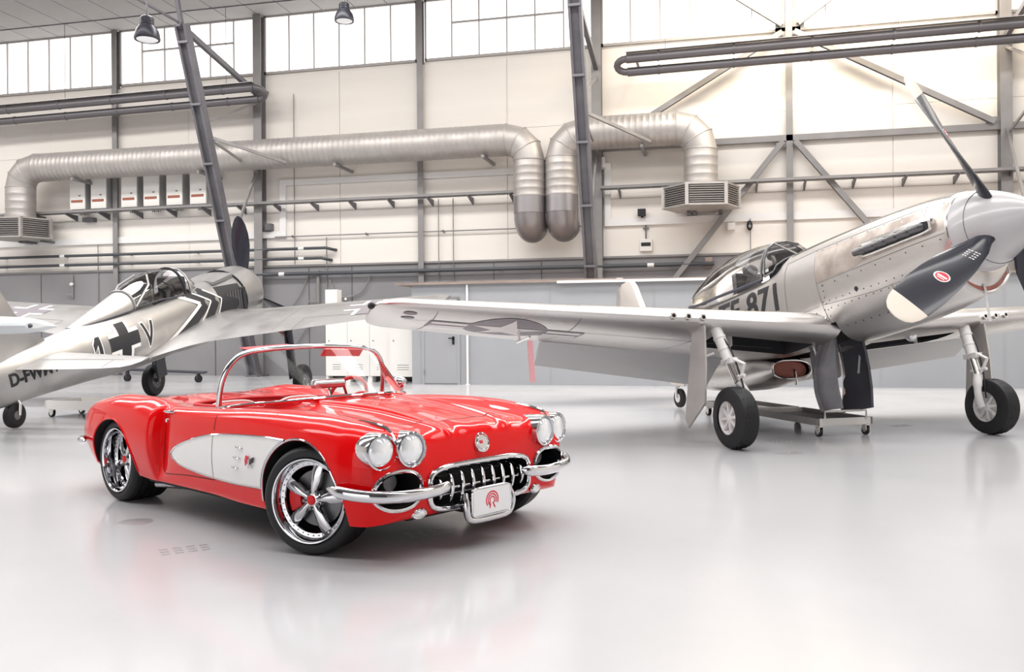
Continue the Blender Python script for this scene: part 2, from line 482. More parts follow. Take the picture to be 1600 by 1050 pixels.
# round ventilation ducts
R = .44
def ribbed(p0, p1, r, pitch=.16, n=28):
    p0, p1 = Vector(p0), Vector(p1); L = (p1 - p0).length; m = max(2, int(L / pitch)); path, rr = [], []
    for k in range(m):
        for f, q in ((0, r), (.72, r), (.80, r + .006), (.92, r + .006)):
            path.append(p0 + (p1 - p0) * ((k + f) / m)); rr.append(q)
    path.append(p1); rr.append(r)
    return G().tube(path, rr, n)
def gores(c, a0, a1, rb, r, n=3, ns=28):
    """mitred bend in the x-z plane about centre c"""
    rings = []
    for k in range(n + 1):
        a = a0 + (a1 - a0) * k / n; ca, sa = math.cos(a), math.sin(a)
        half = (a1 - a0) / n / 2
        rings.append([(c[0] + ca * (rb + r * math.cos(2*PI*j/ns)), c[1] + r * math.sin(2*PI*j/ns), c[2] + sa * (rb + r * math.cos(2*PI*j/ns))) for j in range(ns)])
    return G().rings(rings)
def seam_rings(c, a0, a1, rb, r, n, o, m='duct_metal'):
    for k in range(n + 1):
        a = a0 + (a1 - a0) * k / n
        ca, sa = math.cos(a), math.sin(a)
        pts = [(c[0] + ca * (rb + r * math.cos(2*PI*j/28)), c[1] + r * math.sin(2*PI*j/28), c[2] + sa * (rb + r * math.cos(2*PI*j/28))) for j in range(28)]
        G().tube(pts, .016, 5, closed=True).build('seam_ring', m, o)
def drop_elbow(o, x, z):
    # turns from the drop back into the wall
    rings = []
    for k in range(5):
        a = PI * .5 * k / 4; cy, cz = .35, z
        rings.append([(x + R * math.cos(2*PI*j/24), cy - math.cos(a) * (.35 + R * .97 * math.sin(2*PI*j/24)), cz - math.sin(a) * (.35 + R * .97 * math.sin(2*PI*j/24))) for j in range(24)])
    G().rings(rings).build('wall_elbow', 'duct_dark', o)
def duct(label, x_in, x_out, h, leg_in, leg_out, s0):
    o = wthing('air_duct', label, 'air duct', s0, .92, 0, 'round ventilation ducts')
    rb = .62
    # left bend and leg
    xa, xb = x_in - s0, x_out - s0
    ribbed((xa + rb, 0, h), (xb - rb, 0, h), R).build('long_run', 'duct_metal', o, smooth=60)
    for x, a0, a1 in ((xa, PI, PI/2), (xb, 0, PI/2)):
        cx = x + (rb if a0 else -rb)
        gores((cx, 0, h - rb), a0, a1, rb, R).build('bend', 'duct_metal', o, smooth=25)
        seam_rings((cx, 0, h - rb), a0, a1, rb, R, 3, o)
    for x, (kind, z) in ((xa, leg_in), (xb, leg_out)):
        if kind == 'drop':
            ribbed((x, 0, h - rb), (x, 0, 5.0), R, .2).build('drop_leg', 'duct_metal', o, smooth=60)
            G().tube([(x, 0, 5.0), (x, 0, 4.55)], R + .006, 28).build('collar', 'duct_dark', o)
            drop_elbow(o, x, 4.55)
        else:
            ribbed((x, 0, h - rb), (x, 0, z), R, .2).build('drop_leg', 'duct_metal', o, smooth=60)
    for x in np.arange(xa + 2.2, xb - 1, 4.4):
        G().box(x - .04, x + .04, -.35, .92, h - R - .08, h - R).build('wall_bracket', 'steel_light', o, smooth=0)
    return o
duct('long silver spiral duct running above the white wall boilers', -13.18, 3.46, 6.62, ('box', 5.05), ('drop', 0), -4.9)
duct('short silver spiral duct bending down to the louvred box beside the braces', 4.36, 8.07, 6.66, ('drop', 0), ('box', 5.12), 6.2)
def diffuser(s, h0, h1, label):
    o = wthing('duct_diffuser', label, 'diffuser', s, .92, h0, 'louvred duct outlets')
    H_, r = h1 - h0, 1.02; a0 = PI / 6 - .35
    v = [(r * math.cos(a0 + k * PI / 3), r * .92 * math.sin(a0 + k * PI / 3)) for k in range(6)]
    G().prism(v, H_ - .05, H_).build('top_plate', 'duct_metal', o, smooth=0)
    G().prism([(x * .99, y * .99) for x, y in v], 0, .05).build('bottom_plate', 'duct_metal', o, smooth=0)
    G().prism([(x * .9, y * .9) for x, y in v], .05, H_ - .05).build('core', 'grille_dark', o, smooth=0)
    for k in range(6):
        p, q = Vector((*v[k], 0)), Vector((*v[(k + 1) % 6], 0))
        G().cbox((p.x * .97, p.y * .97, H_ / 2), (.09, .09, H_)).build('corner_post', 'duct_metal', o, smooth=0)
        d = (q - p).normalized()
        for z in np.linspace(.09, H_ - .09, 8):
            G().beam(p * .96 + d * .06 + Vector((0, 0, z)), q * .96 - d * .06 + Vector((0, 0, z)), .07, .014).build('louvre', 'duct_metal', o, smooth=0)
    G().tube([(0, 0, H_), (0, 0, H_ + .12)], R + .02, 24).build('neck', 'duct_metal', o)
    for k in (0, 2, 4):
        G().box(v[k][0]*.5 - .05, v[k][0]*.5 + .05, .3, .94, -.06, 0).build('bracket', 'steel_dark', o, smooth=0)
diffuser(-13.18, 4.36, 5.0, 'louvred duct outlet box below the duct end by the boilers')
diffuser(8.07, 4.5, 5.08, 'louvred duct outlet box hanging above the meter on the cream wall')

# six wall boilers
LB = ['first white wall boiler, the one nearest the duct drop', 'second white wall boiler from the duct drop, beside the slim column',
      'third white wall boiler, just past the slim column', 'fourth white wall boiler under the long duct', 'fifth white wall boiler under the long duct',
      'sixth white wall boiler, the one nearest the dark raking frame']
for i, s in enumerate((-11.5, -10.72, -9.6, -8.8, -7.98, -7.15)):
    o = wthing('boiler', LB[i], 'boiler', s, 0, 5.33, 'white wall boilers')
    G().box(-.28, .28, -.36, 0, 0, 1.0).build('casing', 'shaded_enamel', o, smooth=0, bevel=.012)  # casing coloured darker than the front panel to stand for side shade
    G().box(-.28, .28, -.405, -.362, .0, 1.0).build('front_panel', 'white_enamel', o, smooth=0, bevel=.01)
    G().box(-.23, .2, -.412, -.404, .22, .30).build('label_strip', 'brown_print', o, smooth=0)
    G().box(.05, .12, -.412, -.404, .42, .45).build('badge', 'black_plastic', o, smooth=0)
    for k in range(5):
        G().cyl((-.1 + k * .07, -.2, 0), (-.1 + k * .07, -.2, -.16), .018, 8).build('pipe_stub', 'pipe_dark' if k % 2 else 'duct_metal', o)
    G().cyl((0, -.2, 1.0), (0, -.2, 1.35), .05, 10).build('flue', 'white_enamel', o)
def rail(s0, s1, label):
    o = wthing('cable_tray', label, 'cable tray', (s0 + s1) / 2, .22, 5.2, 'steel cable trays'); L = s1 - s0
    G().box(-L/2, L/2, -.32, -.30, 0, .09).box(-L/2, L/2, -.10, -.08, 0, .09).box(-L/2, L/2, -.32, -.08, 0, .012).build('channel', 'steel_light', o, smooth=0)
    x = -L/2 + .5
    while x < L/2:
        G().add([(x-.02, .22, 0), (x-.02, -.34, 0), (x-.02, -.34, -.03), (x-.02, .22, -.2), (x+.02, .22, 0), (x+.02, -.34, 0), (x+.02, -.34, -.03), (x+.02, .22, -.2)],
                [(0, 1, 2, 3), (7, 6, 5, 4), (0, 4, 5, 1), (1, 5, 6, 2), (2, 6, 7, 3), (3, 7, 4, 0)]).build('bracket', 'steel_dark', o, smooth=0)
        x += 1.22
rail(-16, 3.0, 'bracketed grey cable tray under the white wall boilers')
rail(5.36, 20.4, 'bracketed pale cable tray running right past the louvred outlet above the fighter')
o = wthing('cable_trunking', 'flat white cable trunking stepping up and down along the cream wall', 'trunking', 0, 0, 4.2)
for a, b, h0, h1 in ((-20, -4.35, .03, .23), (-4.55, -4.35, .23, 1.62), (-4.55, 5.6, 1.62, 1.80), (5.42, 5.6, .23, 1.62), (5.42, 20.4, .03, .23)):
    G().box(a, b, -.09, 0, h0, h1).build('cover', 'white_trim', o, smooth=0)
def pipe(name, label, s0, s1, h, t, r, m, bend=None, joints=(), group=None):
    o = wthing(name, label, 'pipe', (s0 + s1) / 2, t, h, group); L = s1 - s0
    pts = [(-L/2, 0, 0), (L/2, 0, 0)]
    if bend: pts += [(L/2 + .12, .02, -.03), (L/2 + .2, .1, -.05), (L/2 + .22, t, -.05)]
    G().tube(pts, r, 8).build('run', m, o)
    x = -L/2 + .6
    while x < L/2:
        G().box(x - .02, x + .02, -.04, t, -.03, .03).build('clip', 'steel_dark', o, smooth=0); x += 2.4
    for j in joints:
        G().cyl((j - (s0+s1)/2 - .09, 0, 0), (j - (s0+s1)/2 + .09, 0, 0), r + .006, 10).build('joint', 'white_trim', o)
pipe('service_pipe', 'upper of two dark pipes running behind the old fighter propeller', -20, -2.95, 3.86, .25, .045, 'pipe_dark', True, (-12.2, -3.75), 'dark service pipes')
pipe('service_pipe', 'lower of two dark pipes running behind the old fighter propeller', -20, -3.1, 3.56, .25, .045, 'pipe_dark', True, (-12.2, -3.75), 'dark service pipes')
pipe('service_pipe', 'dark pipe along the grey dado above the partition roof', -5.4, 8.4, 3.1, .25, .055, 'pipe_dark', False, (-4.4, 6.7), 'dark service pipes')
pipe('conduit_pipe', 'thin pale conduit crossing the cream wall below the duct drops', -4.7, 5.0, 4.25, .12, .02, 'steel_light')
def conduit(s, h0, h1, label, m='steel_light', r=.015, t=.09):
    g = G().cyl((0, 0, 0), (0, 0, h1 - h0), r, 6)
    hall(g, 'vertical_conduit', m, None, s, t, h0, label=label, cat='conduit', group='thin vertical conduits')
conduit(-11.0, .1, 4.2, 'thin conduit on the dado by the grey tap, under the boilers')
conduit(-3.0, .1, 4.2, 'thin conduit beside the ends of the two dark pipes')
conduit(.55, 2.6, 5.2, 'thin pale conduit right of the middle slim column')
conduit(1.0, 2.6, 5.2, 'second thin pale conduit right of the middle slim column')
conduit(-4.05, 3.4, 8.6, 'long thin conduit on the cream wall right of the raking frame')
conduit(9.35, 3.4, 4.3, 'thin conduit going up from the dado to the trunking near the sensor')

# radiant tube heaters
def heater(s0, s1, h0, h1, t, label, bend):
    o = wthing('tube_heater', label, 'heater', (s0 + s1) / 2, t, 0, 'ceiling tube heaters'); L = s1 - s0; r = .115
    a, b = (-L/2, h0), (L/2, h1)
    sl = (h1 - h0) / L
    for dy, dz in ((0, .14), (.30, -.12)):
        G().tube([(-L/2, dy, h0 + dz), (L/2, dy, h1 + dz)], r, 16).build('tube', 'tube_heater', o)
        x = -L/2 + .8
        while x < L/2 - .1:
            G().cyl((x, dy, h0 + dz + sl * (x + L/2)), (x + .05, dy, h0 + dz + sl * (x + L/2)), r + .012, 16).build('clamp', 'steel_dark', o); x += 1.9
    e = L/2 if bend > 0 else -L/2; hz = h1 if bend > 0 else h0
    pts = [(e + bend * .26 * math.sin(PI * k / 8), .15 - .15 * math.cos(PI * k / 8), hz + .01 + .13 * math.cos(PI * k / 8)) for k in range(9)]
    G().tube(pts, r * .8, 12).build('return_bend', 'tube_heater', o)
    G().box(-L/2, L/2, -.16, .48, .27, .285, M=Matrix(((1,0,0,0),(0,1,0,0),(sl,0,1,(h0+h1)/2),(0,0,0,1)))).build('reflector', 'duct_dark', o, smooth=0)
    for x in (-L/2 + 1, 0, L/2 - 1):
        G().cyl((x, .15, (h0 + h1)/2 + .28 + sl * x), (x, .15, CEIL), .008, 5).build('hanger_rod', 'steel_dark', o)
    for x in (-L/2 + .2, L/2 - .2):
        G().box(x - .03, x + .03, .15, t - .02, (h0+h1)/2 + sl*x + .29, (h0+h1)/2 + sl*x + .34).build('wall_arm', 'steel_dark', o, smooth=0)
heater(-18, -4.75, 8.26, 8.40, 1.2, 'dark twin tube heater hung in front of the left windows', 1)
heater(6.2, 19.5, 8.28, 8.42, 1.5, 'pale lit twin tube heater hung above the silver fighter', -1)

# pendant lamps
def pendant(loc, label):
    o = thing('pendant_lamp', label, 'lamp', loc, 0, 'pendant hall lamps')
    G().lathe([(.0, .0), (.20, .0), (.225, -.01), (.235, .02), (.225, .09), (.20, .17), (.155, .235), (.15, .25), (.0, .25)], 28).build('shade', 'lamp_dark', o, smooth=30)
    G().lathe([(0, .25), (.105, .25), (.12, .27), (.12, .40), (.105, .42), (.07, .44), (.0, .45)], 20).build('gear_housing', 'lamp_dark', o, smooth=30)
    for z in (.29, .33, .37):
        G().tube(circle3((0, 0, z), .122), .006, 5, closed=True).build('cooling_rib', 'lamp_dark', o)
    G().lathe([(0, -.012), (.17, -.012), (.19, .0), (.0, .004)], 24).build('lens', 'lamp_lens', o)
    G().tube([(0, 0, .45), (0, 0, .52)], .03, 8).build('hook', 'steel_dark', o)
    G().tube([(0, 0, .5), (0, 0, CEIL - loc[2])], .012, 6).build('cable', 'steel_dark', o)
def circle3(c, r, n=20):
    return [(c[0] + r * math.cos(2*PI*k/n), c[1] + r * math.sin(2*PI*k/n), c[2]) for k in range(n)]
def at_px(px, py, Y):
    """world point on the line of sight through a photo pixel at depth Y"""
    dx, dy = px - 800, py - 515
    c, s = math.cos(-.008), math.sin(-.008)
    return CW((c*dx + s*dy) / 1350 * Y, Y, CAM_H - (-s*dx + c*dy) / 1350 * Y)
pendant(at_px(230, 62, 16.0), 'dark bell-shaped pendant lamp in front of the grey ceiling')
pendant(at_px(538, 33, 20.5), 'small dark bell-shaped pendant lamp against the bright windows')

# grey partition room in front of the wall
PT = 3.55
pw = hall(G().box(.95, 24, 0, .12, 0, 2.5).box(.95, 1.07, .12, PT - .06, 0, 2.5).box(.95, 24, .12, PT - .06, 2.40, 2.5), 'wall_partition', 'partition_grey', None, 0, PT, 0, kind='structure', smooth=0)
G().box(.55, 24, -.10, PT - .08, 2.5, 2.55).build('roof_sheet', 'wood_board', pw, smooth=0)
for x in (4.5, 7.0, 9.5, 12, 14.5, 17):
    G().box(x - .012, x + .012, -.008, 0, 0, 2.5).build('joint_strip', 'partition_grey', pw, smooth=0)
G().box(4.7, 13.5, -.13, -.10, 2.47, 2.53).build('white_edging', 'white_trim', pw, smooth=0)
d = wthing('door_1', None, None, 1.72, PT, 0, kind='structure')
G().box(-.50, -.43, -.03, 0, 0, 2.12).box(.43, .50, -.03, 0, 0, 2.12).box(-.5, .5, -.03, 0, 2.05, 2.12).build('door_frame', 'door_grey', d, smooth=0)
G().box(-.43, .43, -.02, 0, .03, 2.05).build('door_leaf', 'door_grey', d, smooth=0, bevel=.004)
G().box(.30, .36, -.03, -.02, 1.0, 1.2).box(.22, .35, -.09, -.06, 1.14, 1.17).box(.32, .35, -.09, -.02, 1.14, 1.17).build('door_handle', 'black_plastic', d, smooth=0)
for z in (.25, 1.75): G().cyl((-.43, -.035, z), (-.43, -.035, z + .12), .014, 8).build('hinge', 'steel_light', d)
G().box(-.5, .5, -.012, 0, 2.16, 2.20).build('sign_rail', 'steel_light', d, smooth=0)
hall(G().tube([(0, 0, 0), (0, 0, 2.49)], .03, 8).box(-.05, .05, -.02, .05, 0, .02), 'drain_pipe', 'white_trim', None, 2.42, PT + .04, 0, label='white vertical pipe on the grey partition beside the door', cat='pipe')
for i, (s, w, d_, z, l) in enumerate(((2.5, 1.1, .3, .05, 'dark plank lying on the partition roof'), (4.7, 3.0, .4, .06, 'pale long board lying on the partition roof'), (3.6, 5.0, .25, .03, 'brown long board on the partition roof edge'))):
    hall(G().box(-w/2, w/2, 0, d_, 0, z), 'loose_board', ('pipe_dark', 'white_trim', 'wood_board')[i], None, s, PT - .1 - .5 * (i != 2), 2.55 + (0, 0, 0)[i], label=l, cat='board', group='boards on the partition roof', smooth=0)

# lockers left of the partition
def locker(s0, s1, t, h, doors, label):
    o = wthing('locker', label, 'locker', (s0 + s1) / 2, t, 0, 'white lockers'); w = s1 - s0
    G().box(-w/2, w/2, .02, .5, .16, h).build('body', 'white_enamel', o, smooth=0, bevel=.006)
    for k in range(doors):
        x0 = -w/2 + w * k / doors; x1 = x0 + w / doors
        dd = G().box(x0 + .006, x1 - .006, 0, .02, .17, h - .01).build('door', 'white_enamel', o, smooth=0)
        G().cyl((x0 + .1, -.008, 1.1), (x0 + .1, .0, 1.1), .02, 10).build('lock', 'steel_light', dd)
        for z in (.34, .40, .46): G().box(x0 + .2, x1 - .2, -.003, 0, z, z + .012).build('vent_slot', 'grille_dark', dd, smooth=0)
        G().box(x0, x0 + .06, .02, .48, 0, .16).box(x1 - .06, x1, .02, .48, 0, .16).build('foot', 'white_enamel', o, smooth=0)
    G().box(-w/2 + .06, w/2 - .06, .3, .48, .02, .16).build('kick_plate', 'black_plastic', o, smooth=0)
    return o
locker(-1.72, .16, 2.9, 1.92, 3, 'white three-door metal locker seen through the car windscreen')
locker(.2, .92, 3.15, 1.95, 1, 'narrow white locker standing against the partition end')
hall(G().box(-.17, .17, -.15, .15, 0, .55), 'carton', 'white_enamel', None, -1.6, 2.65, 1.92, label='pale upright carton on top of the white lockers', cat='box', smooth=0, bevel=.005)
o = wthing('spray_bottle', 'small dark bottle beside the carton on the lockers', 'bottle', -1.25, 2.65, 1.92)
G().lathe([(0, 0), (.07, 0), (.075, .02), (.075, .18), (.03, .25), (.025, .27), (0, .27)], 14).build('bottle_body', 'pipe_dark', o)
G().lathe([(0, .27), (.03, .27), (.03, .33), (0, .33)], 12).build('cap', 'white_trim', o)

# small equipment on the wall
o = wthing('meter_box', 'small white meter box hanging on the cream wall below the trunking', 'meter', 6.56, .1, 3.5)
G().box(-.17, .17, 0, .1, 0, .34).build('case', 'white_enamel', o, smooth=0, bevel=.01)
G().box(-.13, .13, -.01, 0, .14, .24).build('display', 'black_plastic', o, smooth=0)
G().cyl((0, .05, .34), (0, .05, .8), .018, 8).build('lead', 'steel_dark', o)
G().box(-.08, .08, .03, .07, .62, .66).build('clip', 'steel_dark', o, smooth=0)
o = wthing('alarm_sensor', 'black rounded sensor on the cream wall behind the fighter nose', 'sensor', 9.33, .12, 3.98)
G().ball((0, 0, .13), (.08, .08, .14), 14, 8).build('sensor_body', 'black_plastic', o)
G().ball((0, -.07, .10), (.04, .02, .05), 10, 6).build('lens', 'steel_light', o)
G().box(-.05, .05, .0, .12, .05, .2).build('mount', 'white_enamel', o, smooth=0)
o = wthing('floodlight', 'little black floodlight above the meter on the trunking', 'light', 6.46, .2, 4.44)
G().box(-.11, .11, -.05, .08, .02, .22).build('lamp_case', 'black_plastic', o, smooth=0, bevel=.01)
G().box(-.03, .03, .08, .2, .0, .1).build('mount', 'black_plastic', o, smooth=0)
for s, h, w, hh, m, l in ((8.85, 4.0, .2, .2, 'white_trim', 'white junction box left of the black sensor'), (8.25, 3.0, .2, .28, 'wood_board', 'tan socket box on the dado by the canopy'),
                          (-4.9, 4.45, .22, .22, 'steel_dark', 'small dark switch box by the raking frame column'), (-11.3, 4.95, .4, .14, 'steel_dark', 'dark control box hung under the cable tray by the boilers'),
                          (5.3, 5.85, .3, .3, 'white_trim', 'white junction box on the frame beside the duct drops')):
    o = wthing('junction_box', l, 'junction box', s, .14, h, 'small wall boxes')
    G().box(-w/2, w/2, -.06, .16, 0, hh).build('case', m, o, smooth=0, bevel=.01)
    G().box(-w/2 + .03, w/2 - .03, -.068, -.06, .03, hh - .03).build('lid', m, o, smooth=0)
o = wthing('water_tap', 'grey tap with a pale valve on the dado left of the conduit', 'tap', -11.95, .12, 2.5)
G().cyl((0, 0, .0), (0, 0, .75), .03, 8).build('pipe', 'steel_light', o)
G().ball((0, -.04, .45), (.07, .06, .06), 10, 6).build('valve', 'white_trim', o)
G().tube([(0, 0, .1), (-.08, -.05, .12), (-.2, -.06, .10)], .02, 8).build('spout', 'steel_light', o)
def cable(pts, label, m='steel_light', r=.02):
    P = crom([(a, -.12, b) for a, b in pts], 6)
    s0, h0 = pts[0]
    g = G().tube([(p[0] - s0, p[1], p[2] - h0) for p in P], r, 6)
    hall(g, 'hanging_cable', m, None, s0, .02, h0, label=label, cat='cable', group='cables on the dado')
cable([(-3.6, 3.0), (-3.9, 2.4), (-4.3, 1.9), (-4.5, 1.2)], 'slack pale cable hanging on the dado left of the three-way pipe')
cable([(-2.9, 2.9), (-2.6, 2.4), (-1.9, 2.5), (-1.55, 3.0)], 'short looped pale hose on the dado above the locker carton')
cable([(-2.9, 2.2), (-3.2, 2.0), (-4.0, 1.0)], 'thin pale cable sagging behind the old fighter wing')
hall(G().cyl((0, 0, 0), (0, 0, 1.0), .05, 8).box(-.35, 0, -.02, .02, .05, .09).box(-.35, 0, -.02, .02, .9, .94), 'stand_pipe', 'steel_light', None, -3.25, .16, 2.2, label='short grey stand pipe with two side arms on the dado', cat='pipe')
# ================================================================ THE RED ROADSTER
mat('car_red', (.74, .0015, .003), .30, coat=1.0, coat_rough=.012, spec=.05, coat_ior=1.30)
mat('car_white', (.80, .79, .78), .22, coat=.8)
mat('chrome', (.64, .645, .67), .05, metal=1.0)
mat('satin_chrome', (.60, .60, .62), .16, metal=1.0)
mat('rubber', (.012, .012, .014), .55)
mat('tread_rubber', (.016, .016, .018), .7)
mat('matt_black', (.008, .008, .009), .6)  # plain black for recess linings, underbody, axles and small parts
mat('seam_red', (.10, .0, .0), .5)
mat('lamp_glass', (.95, .96, .97), .12, metal=.35, coat=1.0, col2=(.86, .89, .92), nscale=30)
glass_mat('windscreen_glass', (.97, .98, .98), 1.12)
mat('interior_red', (.55, .015, .02), .5)
mat('interior_pale', (.75, .70, .68), .5)
mat('visor_red', (.80, .10, .12), .35, alpha=.75)
mat('caliper_red', (.75, .01, .015), .35)
mat('brake_iron', (.16, .16, .165), .4, metal=.8)
mat('plate_white', (.85, .85, .86), .4)
mat('print_red', (.72, .03, .06), .5)
mat('badge_black', (.02, .02, .025), .4)

car = thing('convertible_car', 'glossy red classic open roadster with white side coves and chrome bumpers', 'car', CW(-1.6315, 6.7772, 0), -.73045 + VIEW)
car.scale = (1.0185,) * 3
XS = [-2.22, -2.12, -1.95, -1.70, -1.295, -.95, -.67, -.63, -.605, -.56, -.44, .10, .60, 1.0, 1.295, 1.6, 1.74, 1.815, 1.86, 1.885]
T_ = dict(
 zb=[.38, .32, .27, .25, .24, .24, .23, .23, .23, .23, .23, .23, .215, .215, .215, .22, .225, .235, .25, .28],
 yb=[.45, .64, .78, .85, .875, .875, .875, .872, .866, .864, .864, .868, .872, .877, .875, .86, .835, .80, .75, .66],
 ym=[.50, .72, .86, .915, .935, .937, .932, .912, .848, .838, .878, .895, .908, .918, .925, .918, .89, .855, .81, .73],
 zm=[.47, .48, .49, .5, .5, .5, .5, .5, .5, .5, .5, .5, .5, .5, .5, .5, .5, .5, .5, .5],
 yt=[.42, .60, .70, .735, .745, .75, .755, .76, .765, .77, .78, .79, .775, .755, .745, .73, .715, .70, .67, .61],
 zt=[.58, .66, .735, .795, .84, .835, .80, .795, .79, .79, .79, .805, .83, .838, .832, .805, .782, .765, .74, .69],
 yv=[.25, .40, .48, .52, .54, .56, .58, .585, .585, .59, .60, .61, .58, .55, .53, .51, .49, .47, .45, .42],
 zv=[.57, .645, .715, .765, .79, .785, .775, .775, .775, .775, .775, .79, .80, .79, .78, .755, .742, .73, .71, .66],
 yr=[.16, .24, .28, .30, .32, .33, .34, .34, .34, .34, .34, .34, .33, .31, .30, .29, .28, .27, .26, .25],
 zr=[.572, .65, .72, .77, .80, .79, .78, .78, .78, .78, .79, .815, .862, .858, .84, .80, .772, .752, .726, .672],
 zc=[.572, .65, .725, .778, .805, .795, .785, .785, .785, .785, .79, .82, .860, .852, .832, .792, .768, .75, .726, .674])
xq = sorted(set([round(v, 4) for v in np.concatenate([np.linspace(-2.22, -1.9, 9), np.linspace(-1.9, -.75, 24), np.linspace(-.75, -.5, 22), np.linspace(-.5, 1.6, 43), np.linspace(1.6, 1.885, 20)])]))
D_ = {k: hermite(XS, v, xq) for k, v in T_.items()}
ringsB = []
for i, x in enumerate(xq):
    q = {k: float(v[i]) for k, v in D_.items()}
    zb, zm, zt, yb, ym, yt = q['zb'], q['zm'], q['zt'], q['yb'], q['ym'], q['yt']
    prof = [(0, zb), (yb - .2, zb), (yb - .03, zb), (yb, zb + .018), (yb + .6 * (ym - yb), zb + .5 * (zm - zb)), (ym, zm), (ym - .012, zm + .5 * (zt - zm)),
            (yt + .72 * (ym - yt), zt - .17 * (zt - zm)), (yt + .3 * (ym - yt), zt - .03 * (zt - zm)), (yt - .02, zt), ((yt + q['yv']) / 2, (zt + q['zv']) / 2 + .006), (q['yv'], q['zv']),
            (q['yr'] + .05, q['zv'] + .45 * (q['zr'] - q['zv'])), (q['yr'], q['zr']), (q['yr'] - .07, q['zc'] - .008), (.1, q['zc']), (0, q['zc'])]
    h = crom(prof, 4)
    full = [(x, -y, z) for y, z in h] + [(x, y, z) for y, z in h[-2:0:-1]]
    ringsB.append(full)
body = G().rings(ringsB).build('body_shell', ['car_red', 'matt_black', 'interior_red'], car, smooth=0)
MI_BLACK = 1
def superell(cy, cz, a, b, p=4, n=40):
    out = []
    for k in range(n):
        t = 2 * PI * k / n; c, s = math.cos(t), math.sin(t)
        out.append((cy + a * math.copysign(abs(c) ** (2/p), c), cz + b * math.copysign(abs(s) ** (2/p), s)))
    return out
def xprism(poly, x0, x1): return [[(x, y, z) for y, z in poly] for x in (x0, x1)]
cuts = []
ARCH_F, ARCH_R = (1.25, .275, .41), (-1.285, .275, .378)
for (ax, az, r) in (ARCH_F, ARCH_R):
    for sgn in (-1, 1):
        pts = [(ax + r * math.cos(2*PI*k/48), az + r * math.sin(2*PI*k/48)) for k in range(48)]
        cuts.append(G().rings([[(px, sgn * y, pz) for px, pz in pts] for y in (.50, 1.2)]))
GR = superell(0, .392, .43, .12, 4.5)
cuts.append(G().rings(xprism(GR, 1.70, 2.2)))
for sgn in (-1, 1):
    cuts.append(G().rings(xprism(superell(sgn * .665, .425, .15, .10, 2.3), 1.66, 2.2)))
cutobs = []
for g in cuts: cutobs.append(cutter(g, ['matt_black']))
ck = superell(0, 0, .58, .62, 6, 48)     # cockpit opening in plan
cutobs.append(cutter(G().rings([[(-.15 + y * 1.0 , x, z) for x, y in ck] for z in (.36, 1.3)]), ['interior_red']))
CKX = (-.15 - .62, -.15 + .62)
body.parent = None
for o_ in cutobs: pass
bvh_solid = bvh_of(body)
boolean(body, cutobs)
body.parent = car
shade(body.data, 32)
bvh_car = bvh_of(body)
def side_y(x, z):
    h, n, i, d = bvh_solid.ray_cast(Vector((x, -2, z)), Vector((0, 1, 0))); return h.y if h else -.8
def front_x(y, z):
    h, n, i, d = bvh_solid.ray_cast(Vector((4, y, z)), Vector((-1, 0, 0))); return h.x if h else 1.8
def top_z(x, y):
    h, n, i, d = bvh_solid.ray_cast(Vector((x, y, 3)), Vector((0, 0, -1))); return h.z if h else .75
# underbody
G().box(-1.95, -1.68, -.6, .6, .205, .3).box(-.9, .85, -.8, .8, .195, .28).box(-1.7, 1.7, -.45, .45, .19, .28).build('underbody', 'matt_black', car, smooth=0)
# coves
ac = [(ARCH_F[0] + .425 * math.cos(a), ARCH_F[1] + .425 * math.sin(a)) for a in np.linspace(math.radians(110), math.radians(167), 12)]
COVE = crom([(-.375, .462), (-.30, .515), (-.13, .572), (.14, .628), (.35, .652), (.65, .668), (.95, .678)], 6)[:-1] + ac + \
       crom([(.83, .352), (.50, .345), (.22, .352), (-.02, .366), (-.23, .392), (-.34, .43)], 6)
for sgn in (-1, 1):
    me = drape([COVE], bvh_solid, (0, sgn * 2, 0), (1, 0, 0), (0, 0, 1), (0, -sgn, 0), .05, .007)
    cv = put('cove_panel', me, 'car_white', car)
    G().tube([(x, sgn * (abs(side_y(x, z)) + .006), z) for x, z in COVE], .0075, 6, closed=True).build('cove_trim', 'chrome', cv)
    for z, x0, L in ((.59, .545, .10), (.522, .52, .10), (.455, .495, .10)):
        G().tube([(x0 + L * f, sgn * (abs(side_y(x0 + L * f, z)) + .012), z - .004 * f) for f in (0, .15, .5, .85, 1)], [.002, .007, .008, .007, .002], 8, sq=(1, .7)).build('side_spear', 'chrome', cv)
    bx, bz = .735, .505
    yb_ = sgn * (abs(side_y(bx, bz)) + .012)
    def badge(poly, m, dy):
        G().rings([[(bx + u * 1.25, yb_ + sgn * (dy + e), bz + v * 1.25) for u, v in poly] for e in (-.002, .002)]).build('flag_badge', m, cv, smooth=0)
    badge([(-.035, -.02), (-.02, .0), (-.005, .03), (-.03, .035), (-.04, .01)], 'print_red', .004)
    badge([(.0, -.01), (.035, .005), (.045, .03), (.012, .02)], 'badge_black', .005)
    badge([(-.022, -.026), (-.016, -.028), (.028, .03), (.022, .032)], 'chrome', .002)
    badge([(.022, -.026), (.016, -.028), (-.028, .03), (-.022, .032)], 'chrome', .003)
# wheel-arch edge trims
for (ax, az, r), a0, a1, m in ((ARCH_F, 14, 205, 'chrome'), (ARCH_R, -5, 185, 'car_red')):
    for sgn in (-1, 1):
        pts = []
        for a in np.linspace(math.radians(a0), math.radians(a1), 40):
            x, z = ax + (r + .008) * math.cos(a), az + (r + .008) * math.sin(a)
            if z < .25: continue
            pts.append((x, sgn * (abs(side_y(x, z)) + .001), z))
        G().tube(pts, .007, 6).build('arch_trim', m, car)
